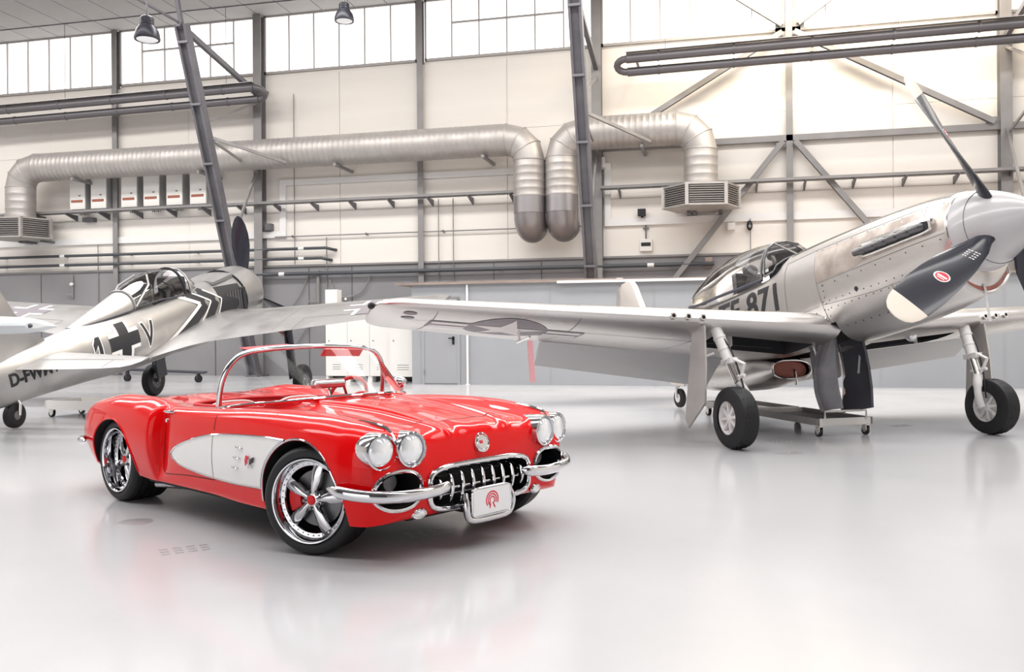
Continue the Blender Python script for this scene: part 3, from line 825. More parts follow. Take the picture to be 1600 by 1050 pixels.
# panel gaps
def seam(polyline, O, U, V, D, w=.006, name='panel_gap', parent=car, bvh=None):
    me = drape(strip(polyline, w), bvh or bvh_solid, O, U, V, D, .05, .0025)
    return put(name, me, 'seam_red', parent)
for sgn in (-1, 1):
    side = ((0, sgn * 2, 0), (1, 0, 0), (0, 0, 1), (0, -sgn, 0))
    seam([(.235, .78), (.235, .67)], *side); seam([(.235, .352), (.235, .335), (-.15, .325), (-.50, .30), (-.555, .33), (-.575, .78)], *side)
    me = drape(strip([(.235, .654), (.235, .352)], .005), bvh_solid, *side[:3], side[3], .03, .009); put('panel_gap', me, 'grille_dark', car)
top = ((0, 0, 2), (1, 0, 0), (0, 1, 0), (0, 0, -1))
hood = crom([(.72, -.50), (1.1, -.49), (1.5, -.455), (1.62, -.40), (1.69, -.25), (1.715, 0), (1.69, .25), (1.62, .40), (1.5, .455), (1.1, .49), (.72, .50)], 6)
seam(hood, *top, w=.007)
# door handles
for sgn in (-1, 1):
    x, z = -.46, .752; y = abs(side_y(x, z))
    G().tube([(x + .07, sgn * (y + .008), z), (x + .03, sgn * (y + .022), z + .004), (x - .05, sgn * (y + .022), z), (x - .09, sgn * (y + .012), z - .004)], [.006, .011, .011, .006], 8).build('door_handle', 'chrome', car)
    G().cyl((x - .045, sgn * (y - .002), z - .065), (x - .045, sgn * (y + .014), z - .065), .014, 12).build('door_lock', 'chrome', car)
# headlamps
for sgn in (-1, 1):
    for yy, xx in ((.782, 1.865), (.595, 1.905)):
        M = tr(xx, sgn * yy, .655) @ rot('Z', sgn * (4 if yy < .7 else 7)) @ rot('Y', 90)
        G().lathe([(.085, -.22), (.103, -.17), (.1045, -.08), (.105, -.01), (.102, .008), (.094, .012), (.089, .0), (.089, -.02), (.03, -.03)], 32, M).build('headlamp_bezel', 'chrome', car)
        G().lathe([(.0, .024), (.03, .022), (.06, .014), (.08, .002), (.089, -.012), (.0, -.012)], 32, M).build('headlamp_lens', 'lamp_glass', car)
    G().tube([(1.56, sgn * .70, top_z(1.56, sgn * .70) + .004), (1.7, sgn * .695, top_z(1.7, sgn * .695) + .006), (1.80, sgn * .69, top_z(1.8, sgn * .69) + .006), (1.85, sgn * .688, .735), (1.88, sgn * .688, .70)], [.003, .011, .013, .012, .008], 8).build('fender_spear', 'chrome', car)
# front emblem
M = tr(front_x(0, .635) + .004, 0, .635) @ rot('Y', 74) @ Matrix.Scale(.84, 4)
em = G().lathe([(0, -.02), (.072, -.02), (.078, -.006), (.074, .008), (.064, .010), (.06, .004), (0, .004)], 32, M).build('nose_emblem', 'chrome', car)
G().lathe([(0, .004), (.058, .004), (.052, .012), (0, .016)], 28, M).build('emblem_disc', 'satin_chrome', em)
G().rings([[tuple(M @ Vector((u, v, z))) for u, v in ((-.012, -.035), (.01, -.03), (.012, -.004), (-.012, -.006))] for z in (.013, .018)]).build('emblem_flag', 'print_red', em, smooth=0)
# grille
mouth = [(front_x(y, z) + .004, y, z) for y, z in superell(0, .392, .442, .131, 4.5, 56)]
mouth = [(min(max(x, 1.80), 1.90), y, z) for x, y, z in mouth]
gr = G().tube(mouth, .019, 10, closed=True, sq=(1, 1)).build('grille_surround', 'chrome', car)
for k in range(9):
    y = -.36 + .09 * k; zz = .116 * (1 - abs(y / .47) ** 4)
    pts = [(1.825, y, .39 + zz), (1.885, y, .39 + zz * .72), (1.905, y, .39 + zz * .2), (1.905, y, .39 - zz * .2), (1.885, y, .39 - zz * .72), (1.825, y, .39 - zz)]
    G().tube(crom(pts, 3), [.005 + .0045 * math.sin(PI * j / 15) for j in range(16)], 8, sq=(1.2, 1)).build('grille_tooth', 'chrome', car)
G().tube([(1.89, y, .39) for y in np.linspace(-.42, .42, 9)], .009, 8).build('grille_bar', 'chrome', car)
for z in (.33, .45): G().tube([(1.80, y, z) for y in np.linspace(-.40, .40, 5)], .006, 6).build('grille_bar', 'satin_chrome', car)
# side inlets with their chrome rims, the lights within
for sgn in (-1, 1):
    rim = [(front_x(y, z) + .002, y, z) for y, z in superell(sgn * .665, .425, .16, .11, 2.3, 40)]
    G().tube(rim, .014, 8, closed=True).build('inlet_rim', 'chrome', car)
    M = tr(1.74, sgn * .655, .46) @ rot('Y', 90)
    G().lathe([(0, .05), (.05, .045), (.062, .02), (.062, -.05), (0, -.05)], 24, M).build('inlet_duct', 'brake_iron', car)
    x0 = front_x(sgn * .52, .272)
    M = tr(x0 + .002, sgn * .52, .272) @ rot('Z', sgn * 8) @ rot('Y', 100)
    li = G().lathe([(0, -.02), (.036, -.02), (.042, 0), (.036, .010), (.03, .006), (0, .006)], 24, M @ Matrix.Diagonal((.8, 1.35, 1, 1))).build('indicator_lamp', 'chrome', car)
    G().lathe([(0, .018), (.02, .014), (.03, .004), (0, .004)], 20, M @ Matrix.Diagonal((.8, 1.35, 1, 1))).build('indicator_lens', 'lamp_glass', li)
# bumpers
for sgn in (-1, 1):
    P = crom([(1.60, sgn * .955, .445), (1.72, sgn * .955, .437), (1.84, sgn * .905, .425), (1.925, sgn * .80, .413), (1.965, sgn * .66, .407), (1.975, sgn * .50, .407), (1.96, sgn * .38, .415), (1.93, sgn * .33, .425)], 5)
    n = len(P)
    rr = [.034 * min(1, .35 + 6 * k / n, .35 + 6 * (n - 1 - k) / n) for k in range(n)]
    G().tube(P, rr, 14, sq=(.75, 1.05)).build('front_bumper', 'chrome', car)
    G().cyl((1.84, sgn * .40, .42), (1.95, sgn * .40, .415), .018, 8).build('bumper_bracket', 'chrome', car)
    P = crom([(-1.72, sgn * .945, .445), (-1.86, sgn * .925, .44), (-1.99, sgn * .86, .435), (-2.10, sgn * .74, .43), (-2.19, sgn * .60, .43), (-2.24, sgn * .42, .43)], 5)
    n = len(P)
    rr = [.032 * min(1, .3 + 6 * k / n, .3 + 6 * (n - 1 - k) / n) for k in range(n)]
    G().tube(P, rr, 14, sq=(.75, 1.0)).build('rear_bumper', 'chrome', car)
# number plate with its chrome guard
pl = G().box(1.968, 1.976, -.165, .165, .205, .365).build('number_plate', 'plate_white', car, smooth=0, bevel=.003)
G().tube([(1.972, y, z) for y, z in superell(0, .285, .172, .086, 8, 40)], .006, 6, closed=True).build('plate_frame', 'satin_chrome', pl)
G().tube(crom([(1.93, -.19, .34), (1.955, -.205, .28), (1.955, -.19, .205), (1.955, -.12, .178), (1.955, .12, .178), (1.955, .19, .205), (1.955, .205, .28), (1.93, .19, .34)], 5), .022, 10).build('plate_guard', 'satin_chrome', car)
G().box(1.80, 1.93, -.16, .16, .22, .25).build('plate_bracket', 'matt_black', car, smooth=0)
logo = []
def arc_poly(r, w, a0, a1, n=20):
    A = np.linspace(math.radians(a0), math.radians(a1), n)
    return [[((r+w/2)*math.cos(a), (r+w/2)*math.sin(a)), ((r+w/2)*math.cos(b), (r+w/2)*math.sin(b)), ((r-w/2)*math.cos(b), (r-w/2)*math.sin(b)), ((r-w/2)*math.cos(a), (r-w/2)*math.sin(a))] for a, b in zip(A[:-1], A[1:])]
logo += arc_poly(.052, .009, -25, 215) + arc_poly(.036, .008, -30, 250) + arc_poly(.020, .008, -60, 180)
logo += [[(-.024, 0), (-.016, 0), (-.016, -.05), (-.024, -.05)], [(.0, -.016), (.009, -.016), (.03, -.05), (.02, -.05)]]
g = G()
for poly in logo: g.rings([[(x, u, v + .287) for u, v in poly] for x in (1.9755, 1.9775)])
g.build('plate_logo', 'print_red', pl, smooth=0)
# windscreen
TOP = [(.03, -.735, .80), (.045, -.737, .90), (.065, -.72, 1.01), (.085, -.675, 1.105), (.105, -.58, 1.178), (.14, -.38, 1.21), (.165, 0, 1.222)]
TOP = TOP + [(x, -y, z) for x, y, z in TOP[-2::-1]]
BOT = [(.03, -.735, .80), (.18, -.73, .815), (.36, -.68, .838), (.50, -.58, .85), (.60, -.44, .862), (.66, -.24, .872), (.68, 0, .875)]
BOT = BOT + [(x, -y, z) for x, y, z in BOT[-2::-1]]
TP, BP = crom(TOP, 5), crom(BOT, 5)
ws = G().rings([TP, BP], closed=False).build('windscreen', 'windscreen_glass', car, smooth=60)
G().tube(TP, .019, 10, sq=(1, 1.15)).build('windscreen_frame', 'chrome', car)
G().tube(BP, .013, 8).build('windscreen_base', 'chrome', car)
for sgn in (-1, 1):
    V_ = [(.10, sgn * .12, 1.195), (.09, sgn * .50, 1.185), (.04, sgn * .50, 1.13), (.05, sgn * .12, 1.14)] if sgn > 0 else [(.12, -.15, 1.225), (.085, -.54, 1.205), (-.02, -.54, 1.215), (.0, -.15, 1.235)]
    G().rings([V_, [(x - .012, y, z + .006) for x, y, z in V_]]).build('sun_visor', 'visor_red', car, smooth=0)
# cockpit
G().box(-.74, .44, -.56, .56, .362, .38).build('cockpit_floor', 'interior_red', car, smooth=0)
G().tube([(-.15 + y, x, top_z(-.15 + y, x) + .003) for x, y in ck], .014, 8, closed=True).build('cockpit_edge', 'interior_red', car)
dash = G().rings([[(x, y, z) for x, z in ((.46, .50), (.40, .52), (.32, .70), (.30, .78), (.36, .83), (.47, .84))] for y in np.linspace(-.57, .57, 9)]).build('dashboard', 'interior_red', car)
G().lathe([(0, 0), (.12, 0), (.125, .02), (.11, .05), (0, .07)], 24, tr(.30, .33, .78) @ rot('Y', -90) @ Matrix.Diagonal((.7, 1.1, 1, 1))).build('gauge_pod', 'interior_red', dash)
G().tube(circle3((0, 0, 0), .185, 32), .015, 8, closed=True, M=tr(.10, .33, .80) @ rot('Y', -68)).build('steering_wheel', 'interior_red', car)
for a in (90, 210, 330):
    G().beam((0, 0, -.01), (.18 * math.cos(math.radians(a)), .18 * math.sin(math.radians(a)), 0), .02, .006, M=tr(.10, .33, .80) @ rot('Y', -68)).build('wheel_spoke', 'chrome', car, smooth=0)
G().cyl((.12, .33, .80), (.34, .33, .72), .025, 10).build('steering_column', 'matt_black', car)
for sgn in (-1, 1):
    y0 = sgn * .31
    sq = superell(y0, .60, .235, .19, 3.5, 32)
    bk = G().rings([[(-.53 + k * .05 - (z - .47) * .25 - (.03 if k in (0, 3) else 0) * 0, y0 + (y - y0) * (1 if k in (1, 2) else .9), .60 + (z - .60) * (1 if k in (1, 2) else .93)) for y, z in sq] for k in range(4)]).build('seat_back', 'interior_red', car, smooth=50)
    G().tube([(-.43 - (z - .47) * .25, y, z) for y, z in superell(y0, .60, .238, .193, 3.5, 32)], .009, 6, closed=True).build('piping', 'interior_pale', bk)
    for k in (-2, -1, 0, 1, 2):
        G().box(-.012, .012, y0 + k * .075 - .003, y0 + k * .075 + .003, .46, .74, M=Matrix(((1, 0, -.25, -.375 + .1175 - .01), (0, 1, 0, 0), (0, 0, 1, 0), (0, 0, 0, 1)))).build('pleat', 'interior_pale', bk, smooth=0)
    G().rings([[(x, y0 + (y - y0) * f, z) for x, z in ((-.52, .40), (.05, .40), (.08, .46), (.03, .52), (-.45, .49))] for f, y in ((1, y0 - .22), (1, y0 + .22))]).build('seat_cushion', 'interior_red', car, smooth=0, bevel=.03)
G().tube([(.34, 0, .83), (.31, 0, .92)], .009, 8).build('mirror_stem', 'chrome', car)
G().tube([(.30, -.14, .945), (.30, -.13, .945), (.30, .13, .945), (.30, .14, .945)], [.02, .036, .036, .02], 16).build('rear_view_mirror', 'satin_chrome', car)
z0 = top_z(.22, .80)
G().tube([(.22, .79, z0 - .01), (.21, .80, z0 + .07)], .012, 8).build('mirror_stem', 'chrome', car)
G().lathe([(0, -.06), (.03, -.05), (.052, -.01), (.055, .03), (.05, .035), (0, .03)], 20, tr(.20, .80, z0 + .10) @ rot('Y', -90)).build('door_mirror', 'chrome', car)
# wheels
def wheel(x, w, dish, sgn, front):
    o = bpy.data.objects.new('wheel', None); C.objects.link(o); o.parent = car
    o.location = (x, sgn * .875, .325); o.rotation_euler = (PI / 2 if sgn < 0 else -PI / 2, 0, math.radians(21) if front else 0)
    Rt = .325
    prof = [(.25, -.016), (.262, .001), (.28, .006), (.298, .004), (.312, -.006), (.321, -.022)]
    y = -.03; gw = .012
    lands = 5; lw = (w - .06 - gw * (lands - 1)) / lands
    for k in range(lands):
        prof += [(Rt, y), (Rt, y - lw)]; y -= lw
        if k < lands - 1: prof += [(Rt - .008, y - .001), (Rt - .008, y - gw + .001)]; y -= gw
    prof += [(.318, -w + .018), (.30, -w), (.27, -w), (.25, -w + .016)]
    tyre = G().lathe(prof, 64, closed=True).build('tyre', 'rubber', o, smooth=30)
    G().lathe([(.250, -.012), (.256, .003), (.252, .009), (.244, .008), (.238, .0), (.233, -dish * .6), (.229, -dish), (.205, -dish - .004), (.200, -dish - .012), (.204, -dish - .03), (.215, -w + .02)], 64).build('rim_lip', 'chrome', o, smooth=30)
    g = G()
    for k in range(36):
        a = 2 * PI * k / 36; g.cyl((.217 * math.cos(a), .217 * math.sin(a), -dish - .006), (.217 * math.cos(a), .217 * math.sin(a), -dish + .004), .0055, 6)
    ob = g.build('ring_bolts', 'satin_chrome', o); ob['kind'] = 'stuff'
    zc = -.035 if front else -dish * .75
    zo = -dish - .004
    for k in range(5):
        M = rot('Z', 72 * k + (80 if front else 60))
        secs = []
        for r, wd, zt_, th in ((.035, .036, zc, .03), (.07, .044, zc + .004, .034), (.12, .062, (zc + zo) / 2 + .01, .036), (.165, .070, zo + .014, .03), (.207, .066, zo + .002, .012)):
            secs.append([(r, -wd / 2, zt_ - th), (r, -wd / 2, zt_ - .012), (r, -wd * .22, zt_), (r, wd * .22, zt_), (r, wd / 2, zt_ - .012), (r, wd / 2, zt_ - th)])
        G().rings(secs, M=M).build('spoke', 'satin_chrome' if front else 'chrome', o, smooth=50)
        a = math.radians(72 * k + 36 + (80 if front else 60))
        G().cyl((.052 * math.cos(a), .052 * math.sin(a), zc - .02), (.052 * math.cos(a), .052 * math.sin(a), zc + .006), .011, 6).build('lug_nut', 'brake_iron', o)
    G().lathe([(0, zc + .002), (.03, zc + .002), (.062, zc - .012), (.068, zc - .04), (.05, zc - .10)], 28).build('hub', 'satin_chrome', o)
    G().lathe([(0, zc + .014), (.02, zc + .012), (.03, zc + .004), (.032, zc - .004), (0, zc - .004)], 24).build('hub_cap', 'caliper_red', o)
    zd = -dish - .055
    G().lathe([(.05, zd), (.17, zd), (.172, zd - .012), (.17, zd - .026), (.05, zd - .026)], 40).build('brake_disc', 'brake_iron', o, smooth=30)
    sg = 1 if sgn < 0 else -1
    pts = []
    arc = [math.radians(180 + a) if True else 0 for a in np.linspace(-28, 28, 9)]
    outer = [(.188 * math.cos(a), .188 * math.sin(a)) for a in arc]; inner = [(.105 * math.cos(a), .105 * math.sin(a)) for a in arc[::-1]]
    G().prism(outer + inner, zd - .05, zd + .03).build('brake_caliper', 'caliper_red' if front else 'brake_iron', o, smooth=30, bevel=.008)
    G().lathe([(0, -w + .03), (.20, -w + .03), (.215, -w + .02)], 32).build('rim_back', 'matt_black', o)
    return o
for sgn in (-1, 1):
    wheel(1.295, .245, .05, sgn, True); wheel(-1.295, .33, .085, sgn, False)
G().tube([(1.295, -.7, .30), (1.295, .7, .30)], .03, 8).build('front_axle', 'matt_black', car)
G().tube([(-1.295, -.7, .30), (-1.295, .7, .30)], .04, 8).build('rear_axle', 'matt_black', car)
for sgn in (-1, 1):
    G().tube(crom([(-.1, sgn * .62, .19), (-.7, sgn * .66, .17), (-.92, sgn * .72, .16)], 4), .035, 12).build('exhaust_tip', 'satin_chrome', car)
# ================================================================ AIRCRAFT HELPERS
glass_mat('canopy_glass', (.93, .92, .92), 1.75)
mat('aluminium', (.64, .615, .60), .27, metal=.97, col2=(.57, .55, .535), nscale=1.4, rough2=.36, contrast=(.3, .7))
mat('aluminium_dull', (.62, .59, .575), .42, metal=.75, col2=(.55, .525, .51), nscale=3)
mat('spinner_grey', (.50, .49, .50), .28, coat=.3)
mat('scorched_metal', (.55, .49, .45), .42, metal=.75, col2=(.36, .31, .28), nscale=4, rough2=.55)
mat('bright_metal', (.82, .80, .78), .16, metal=1.0)
mat('prop_black', (.012, .013, .024), .30, coat=.35, coat_rough=.1)
mat('prop_tip', (.80, .72, .62), .35)
mat('marking_black', (.02, .02, .024), .5)
mat('marking_white', (.82, .81, .80), .5)
mat('insignia_grey', (.22, .20, .22), .5)
mat('insignia_pale', (.74, .71, .70), .5)
mat('panel_line', (.20, .185, .18), .6)
mat('gear_white', (.76, .745, .735), .38)
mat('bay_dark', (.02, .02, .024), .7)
mat('cover_grey', (.17, .165, .18), .75, col2=(.21, .205, .22), nscale=6)
mat('door_inside', (.055, .055, .075), .5)
mat('plug_red', (.52, .20, .16), .6)
mat('lamp_clear', (.85, .86, .88), .08, metal=.6)
mat('pink_tag', (.72, .36, .38), .7)
mat('wood_tail', (.55, .505, .47), .5)
mat('flap_paint', (.60, .605, .62), .45)

def section(a, w, zt, zb, zm=0.0, pt=2.2, pb=2.2, n=40):
    pts = []
    for k in range(n):
        t = 2 * PI * k / n - PI / 2; c, s = math.cos(t), math.sin(t)
        p = pt if s > 0 else pb; hgt = (zt - zm) if s > 0 else (zm - zb)
        pts.append((a, w * math.copysign(abs(c) ** (2 / p), c), zm + hgt * math.copysign(abs(s) ** (2 / p), s)))
    return pts
def fuselage(tab, aq, n=48):
    """tab rows: a, w, zt, zb, zm, pt, pb; returns rings in (a, y, z)"""
    A = [r[0] for r in tab]; V = hermite(A, [r[1:] for r in tab], aq)
    return [section(a, *[float(x) for x in v], n=n) for a, v in zip(aq, V)]
class Frame:
    """aircraft drawing coordinates (a aft of the spinner tip, y to port, z above the thrust line) to local metres"""
    def __init__(self, xm, T): self.M = Matrix(((-1, 0, 0, xm), (0, 1, 0, 0), (0, 0, 1, T), (0, 0, 0, 1)))
    def p(self, a, y, z): return tuple(self.M @ Vector((a, y, z)))
def airfoil(c, t, n=14, cut=1.0):
    up, lo = [], []
    for k in range(n + 1):
        x = .5 * (1 - math.cos(PI * k / n)) * cut
        y = 5 * t * (.2969 * math.sqrt(x) - .126 * x - .3516 * x * x + .2843 * x**3 - .1036 * x**4)
        up.append((x * c, y * c * 1.1)); lo.append((x * c, -y * c * .9))
    return up[::-1] + lo[1:]
def wing_rings(rows, n=14):
    """rows: y, a_le, z, chord, thickness, cut, twist"""
    R = []
    for y, a, z, c, t, cut in rows:
        R.append([(a + x, y, z + h) for x, h in airfoil(c, t, n, cut)])
    return R
def place_plane(o, X, Y, hd, pitch, s, dz=0):
    o.matrix_world = Matrix.Translation(CW(X, Y, dz)) @ Matrix.Rotation(hd + VIEW, 4, 'Z') @ Matrix.Rotation(-pitch, 4, 'Y') @ Matrix.Diagonal((s, s, s, 1))
def blade(r0, r1, secs, M, n=12):
    """prop blade along local z; chord along y, thickness along x; secs: r, chord, thick, pitch"""
    R = []
    for r, c, t, pit in secs:
        ca, sa = math.cos(math.radians(pit)), math.sin(math.radians(pit)); ring = []
        for k in range(n):
            u, v = c / 2 * math.cos(2*PI*k/n), t / 2 * math.sin(2*PI*k/n)
            ring.append((u * sa + v * ca, u * ca - v * sa, r))
        R.append(ring)
    return G().rings(R, M=M)
def block_tyre(R_, w, M, n=54):
    rows = []
    m = 16
    for k in range(n):
        ring = []
        for j in range(m + 1):
            t = -1 + 2 * j / m
            r = R_ * (1 - .16 * abs(t) ** 4.5) - (.30 * R_ * max(0, abs(t) - .86) / .14)
            if abs(t) < .75 and ((k + j) % 3 == 0 or (k - j) % 3 == 0) and ((k // 3 + j // 3) % 1 == 0): r -= .010
            a = 2 * PI * k / n
            ring.append((r * math.cos(a), r * math.sin(a), t * w / 2))
        rows.append(ring)
    return G().rings(rows, closed=False, loop=True, M=M)

# ================================================================ THE SILVER FIGHTER (right)
p51 = thing('fighter_aircraft', 'polished silver fighter with bubble canopy and four-blade propeller', 'aircraft')
FR = Frame(2.62, 1.95); FM = FR.M
def P5(g, name, m, parent=p51, **k): return g.build(name, m, parent, **k)
tab = [(.72, .415, .42, -.43, 0, 2, 2), (.80, .43, .44, -.60, 0, 2.05, 2.1), (1.3, .45, .495, -.71, 0, 2.2, 2.3), (2.0, .455, .525, -.77, 0, 2.3, 2.4), (2.8, .46, .535, -.79, 0, 2.3, 2.6),
       (3.38, .46, .52, -.78, 0, 2.4, 2.6), (3.6, .46, .36, -.77, 0, 2.8, 2.6), (4.0, .46, .30, -.75, 0, 3, 2.5), (5.0, .435, .30, -.73, 0, 2.8, 2.4), (5.7, .39, .33, -.68, 0, 2.4, 2.3), (6.15, .35, .41, -.62, 0, 2.1, 2.2),
       (7.0, .275, .41, -.50, 0, 2, 2), (8.0, .18, .37, -.28, .04, 2, 2), (9.0, .08, .32, -.02, .14, 2, 2), (9.45, .03, .28, .10, .18, 2, 2)]
aq = list(np.linspace(.72, 1.0, 6)) + list(np.linspace(1.1, 3.3, 22)) + list(np.linspace(3.38, 4.2, 12)) + list(np.linspace(4.3, 9.45, 44))
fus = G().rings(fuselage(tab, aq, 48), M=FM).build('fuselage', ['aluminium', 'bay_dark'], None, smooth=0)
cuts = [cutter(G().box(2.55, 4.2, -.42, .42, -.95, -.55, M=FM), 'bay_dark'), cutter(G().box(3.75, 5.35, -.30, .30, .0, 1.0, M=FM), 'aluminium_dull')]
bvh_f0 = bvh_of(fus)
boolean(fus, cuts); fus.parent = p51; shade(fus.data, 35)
# spinner
SP = [(0.0, 0.0), (.06, .05), (.13, .13), (.20, .22), (.27, .33), (.33, .45), (.375, .56), (.40, .64), (.415, .71), (.40, .712)]
spM = FM @ rot('Y', 90)
sp = P5(G().lathe([(r, a) for r, a in SP], 56, spM), 'spinner', 'spinner_grey', smooth=30)
G().lathe([(.372, .548), (.3765, .549), (.3755, .553), (.371, .552)], 56, spM, closed=True).build('spinner_seam', 'panel_line', sp)
G().lathe([(.30, .705), (.418, .705), (.422, .715), (.418, .725), (.30, .725)], 56, spM).build('back_plate', 'bright_metal', sp)
# propeller blades
PHI = .5633
secs = [(.20, .15, .10, 62), (.36, .20, .085, 58), (.50, .30, .065, 52), (.75, .38, .045, 44), (1.0, .42, .034, 37), (1.25, .42, .026, 31), (1.47, .385, .02, 27)]
tipsecs = [(1.47, .385, .021, 27), (1.56, .35, .017, 26), (1.63, .29, .014, 25), (1.675, .20, .011, 25), (1.695, .10, .008, 24), (1.70, .03, .005, 24)]
for k in range(4):
    M = FM @ tr(.44, 0, 0) @ Matrix.Rotation(PHI + k * PI / 2, 4, 'X')
    b = P5(blade(0, 0, secs, M), 'propeller_blade', 'prop_black', smooth=60)
    blade(0, 0, tipsecs, M).build('blade_tip', 'prop_tip', b, smooth=60)
    bb = bvh_of(b); Mi = M
    O, U, V, D = M @ Vector((-1, 0, 1.02)), M.to_3x3() @ Vector((0, 1, 0)), M.to_3x3() @ Vector((0, 0, 1)), M.to_3x3() @ Vector((1, 0, 0))
    put('blade_emblem', drape([circle_pts(20, .062, 0, 0, .062)], bb, O, U, V, D, .04, .004), 'marking_white', b)
    put('blade_emblem', drape([circle_pts(20, .05, 0, 0, .05)], bb, O, U, V, D, .04, .006), 'print_red', b)
    put('blade_emblem', drape([[(-.04, -.01), (.04, -.01), (.04, .01), (-.04, .01)], [(-.03, .02), (.03, .02), (.03, .03), (-.03, .03)]], bb, O, U, V, D, .04, .008), 'marking_white', b)
    rows = []
    for r in range(4):
        for q in range(5):
            x = -.055 + .024 * q; z = -.46 + .03 * r
            rows.append([(x, z), (x + .018, z), (x + .018, z + .012), (x, z + .012)])
    ob = put('stencil_text', drape(rows, bb, O, U, V, D, .05, .004), 'insignia_pale', b); ob['kind'] = 'stuff'
# chin intake
chin = [(0 + .0, 0)]
arc = [math.radians(a) for a in np.linspace(-138, -42, 17)]
outer = [(.455 * math.cos(a) * .98, .61 * math.sin(a)) for a in arc]
P5(G().tube([FR.p(.775, y, z) for y, z in outer] + [FR.p(.775, y, z + .0) for y, z in [(.455 * math.cos(a) * .93, .455 * math.sin(a)) for a in arc[::-1]]], .022, 8, closed=True), 'intake_lip', 'aluminium')
P5(G().rings([[FR.p(x, y * .96, z * .98) for y, z in outer] + [FR.p(x, .425 * math.cos(a), .45 * math.sin(a)) for a in arc[::-1]] for x in (.768, .80)]), 'intake_plug', 'plug_red')
P5(G().tube(crom([FR.p(.76, -.02, -.53), FR.p(.75, -.02, -.60), FR.p(.75, -.025, -.75), FR.p(.75, -.02, -.90)], 3), .012, 6), 'plug_ribbon', 'marking_white')
# exhaust stacks
for sg in (-1, 1):
    yb = .452 * sg
    P5(G().rings([[FR.p(.86 + u, yb + sg * e, .115 + v) for u, v in superell(.52, 0, .54, .085, 6, 36)] for e in (-.03, .022)]), 'stack_fairing', 'bright_metal', bevel=.008)
    P5(G().rings([[FR.p(.86 + u, yb + sg * e, .105 + v) for u, v in superell(.52, 0, .50, .055, 6, 36)] for e in (.0, .026)]), 'stack_slot', 'bay_dark')
    for k in range(6):
        a = .96 + .17 * k
        P5(G().tube([FR.p(a, sg * .44, .11), FR.p(a + .03, sg * .50, .105), FR.p(a + .11, sg * .535, .095)], [.042, .045, .036], 10, sq=(1, 1)), 'exhaust_stack', 'brake_iron')
bvh_f = bvh_of(fus)
SIDE_R = (FR.p(0, -3, 0), (-1, 0, 0), (0, 0, 1), (0, 1, 0))       # u = a, v = z, seen from starboard
SIDE_L = (FR.p(0, 3, 0), (-1, 0, 0), (0, 0, 1), (0, -1, 0))
TOPV = (FR.p(0, 0, 3), (-1, 0, 0), (0, 1, 0), (0, 0, -1))
def decal(polys, view, m, name, parent=p51, bvh=None, ml=.07, off=.004):
    return put(name, drape(polys, bvh or bvh_f, *view, ml, off), m, parent)
for V_ in (SIDE_R, SIDE_L):
    decal([[(.74, .30), (2.72, .34), (2.70, -.05), (2.05, -.03), (1.9, .0), (.74, .02)]], V_, 'scorched_metal', 'exhaust_panel', off=.002)
    lines = []
    for pl_ in ([(.74, .33), (2.72, .36), (2.70, -.06), (.74, -.02)], [(.9, -.32), (1.8, -.36), (2.66, -.33), (2.70, -.06)], [(2.66, -.33), (2.62, -.6)], [(1.55, -.34), (1.45, -.58)], [(2.72, .36), (3.3, .34)], [(3.3, .34), (3.34, -.5)], [(5.2, .28), (5.25, -.5)], [(6.2, .38), (6.2, -.5)], [(1.0, .34), (.98, .02)], [(2.72, -.33), (3.3, -.36)]):
        lines += strip(pl_, .006)
    ob = decal(lines, V_, 'panel_line', 'panel_lines', off=.003); ob['kind'] = 'stuff'
    riv = []
    for (a0, z0), (a1, z1), n in (((.9, -.29), (2.64, -.30), 16), ((.9, -.36), (2.64, -.39), 16), ((2.60, -.1), (2.58, -.55), 7), ((1.0, -.58), (2.4, -.62), 12), ((.8, .31), (2.6, .33), 8), ((.8, -.07), (2.6, -.11), 9), ((2.8, -.4), (3.3, -.42), 6)):
        for k in range(n):
            f = k / (n - 1); riv.append(circle_pts(8, .008, a0 + (a1 - a0) * f, z0 + (z1 - z0) * f))
    riv.append(circle_pts(10, .028, 2.06, -.27))
    ob = decal(riv, V_, 'marking_black', 'fasteners', off=.004, ml=.2); ob['kind'] = 'stuff'
decal([[(.78, -.24), (3.32, -.30), (3.32, .30), (.78, .24)]], TOPV, 'marking_black', 'anti_glare_panel', off=.003)
# fuselage code, starboard reads towards the nose
W_ = text_polys('TF-871', .50, .012, 1.02, 'LEFT', .86)
wid = max(p[0] for q in W_ for p in q)
decal([[(4.95 - x * 1.46 / wid, -.20 + y * .98) for x, y in q] for q in W_], SIDE_R, 'marking_black', 'fuselage_code')
decal([[(3.5 + x * 1.46 / wid, -.20 + y * .98) for x, y in q] for q in W_], SIDE_L, 'marking_black', 'fuselage_code')
# canopy
def half_ring(a, w, zb, zt, n=16, p=2.3):
    out = []
    for k in range(n + 1):
        t = PI * k / n; c, s = math.cos(t), math.sin(t)
        out.append(FR.p(a, w * math.copysign(abs(c) ** (2/p), c), zb + (zt - zb) * abs(s) ** (2/p)))
    return out
ct = [(3.86, .40, .27, .80), (4.2, .425, .27, .855), (4.7, .425, .28, .89), (5.2, .40, .29, .86), (5.6, .355, .31, .77), (5.95, .29, .35, .63), (6.18, .18, .40, .47), (6.24, .08, .42, .44)]
cq = list(np.linspace(3.86, 6.24, 22)); cv_ = hermite([r[0] for r in ct], [r[1:] for r in ct], cq)
can = P5(G().rings([half_ring(a, *[float(x) for x in v]) for a, v in zip(cq, cv_)], closed=False), 'canopy', 'canopy_glass', smooth=60)
G().tube(half_ring(3.86, .405, .27, .805), .018, 8).build('canopy_bow', 'brake_iron', can)
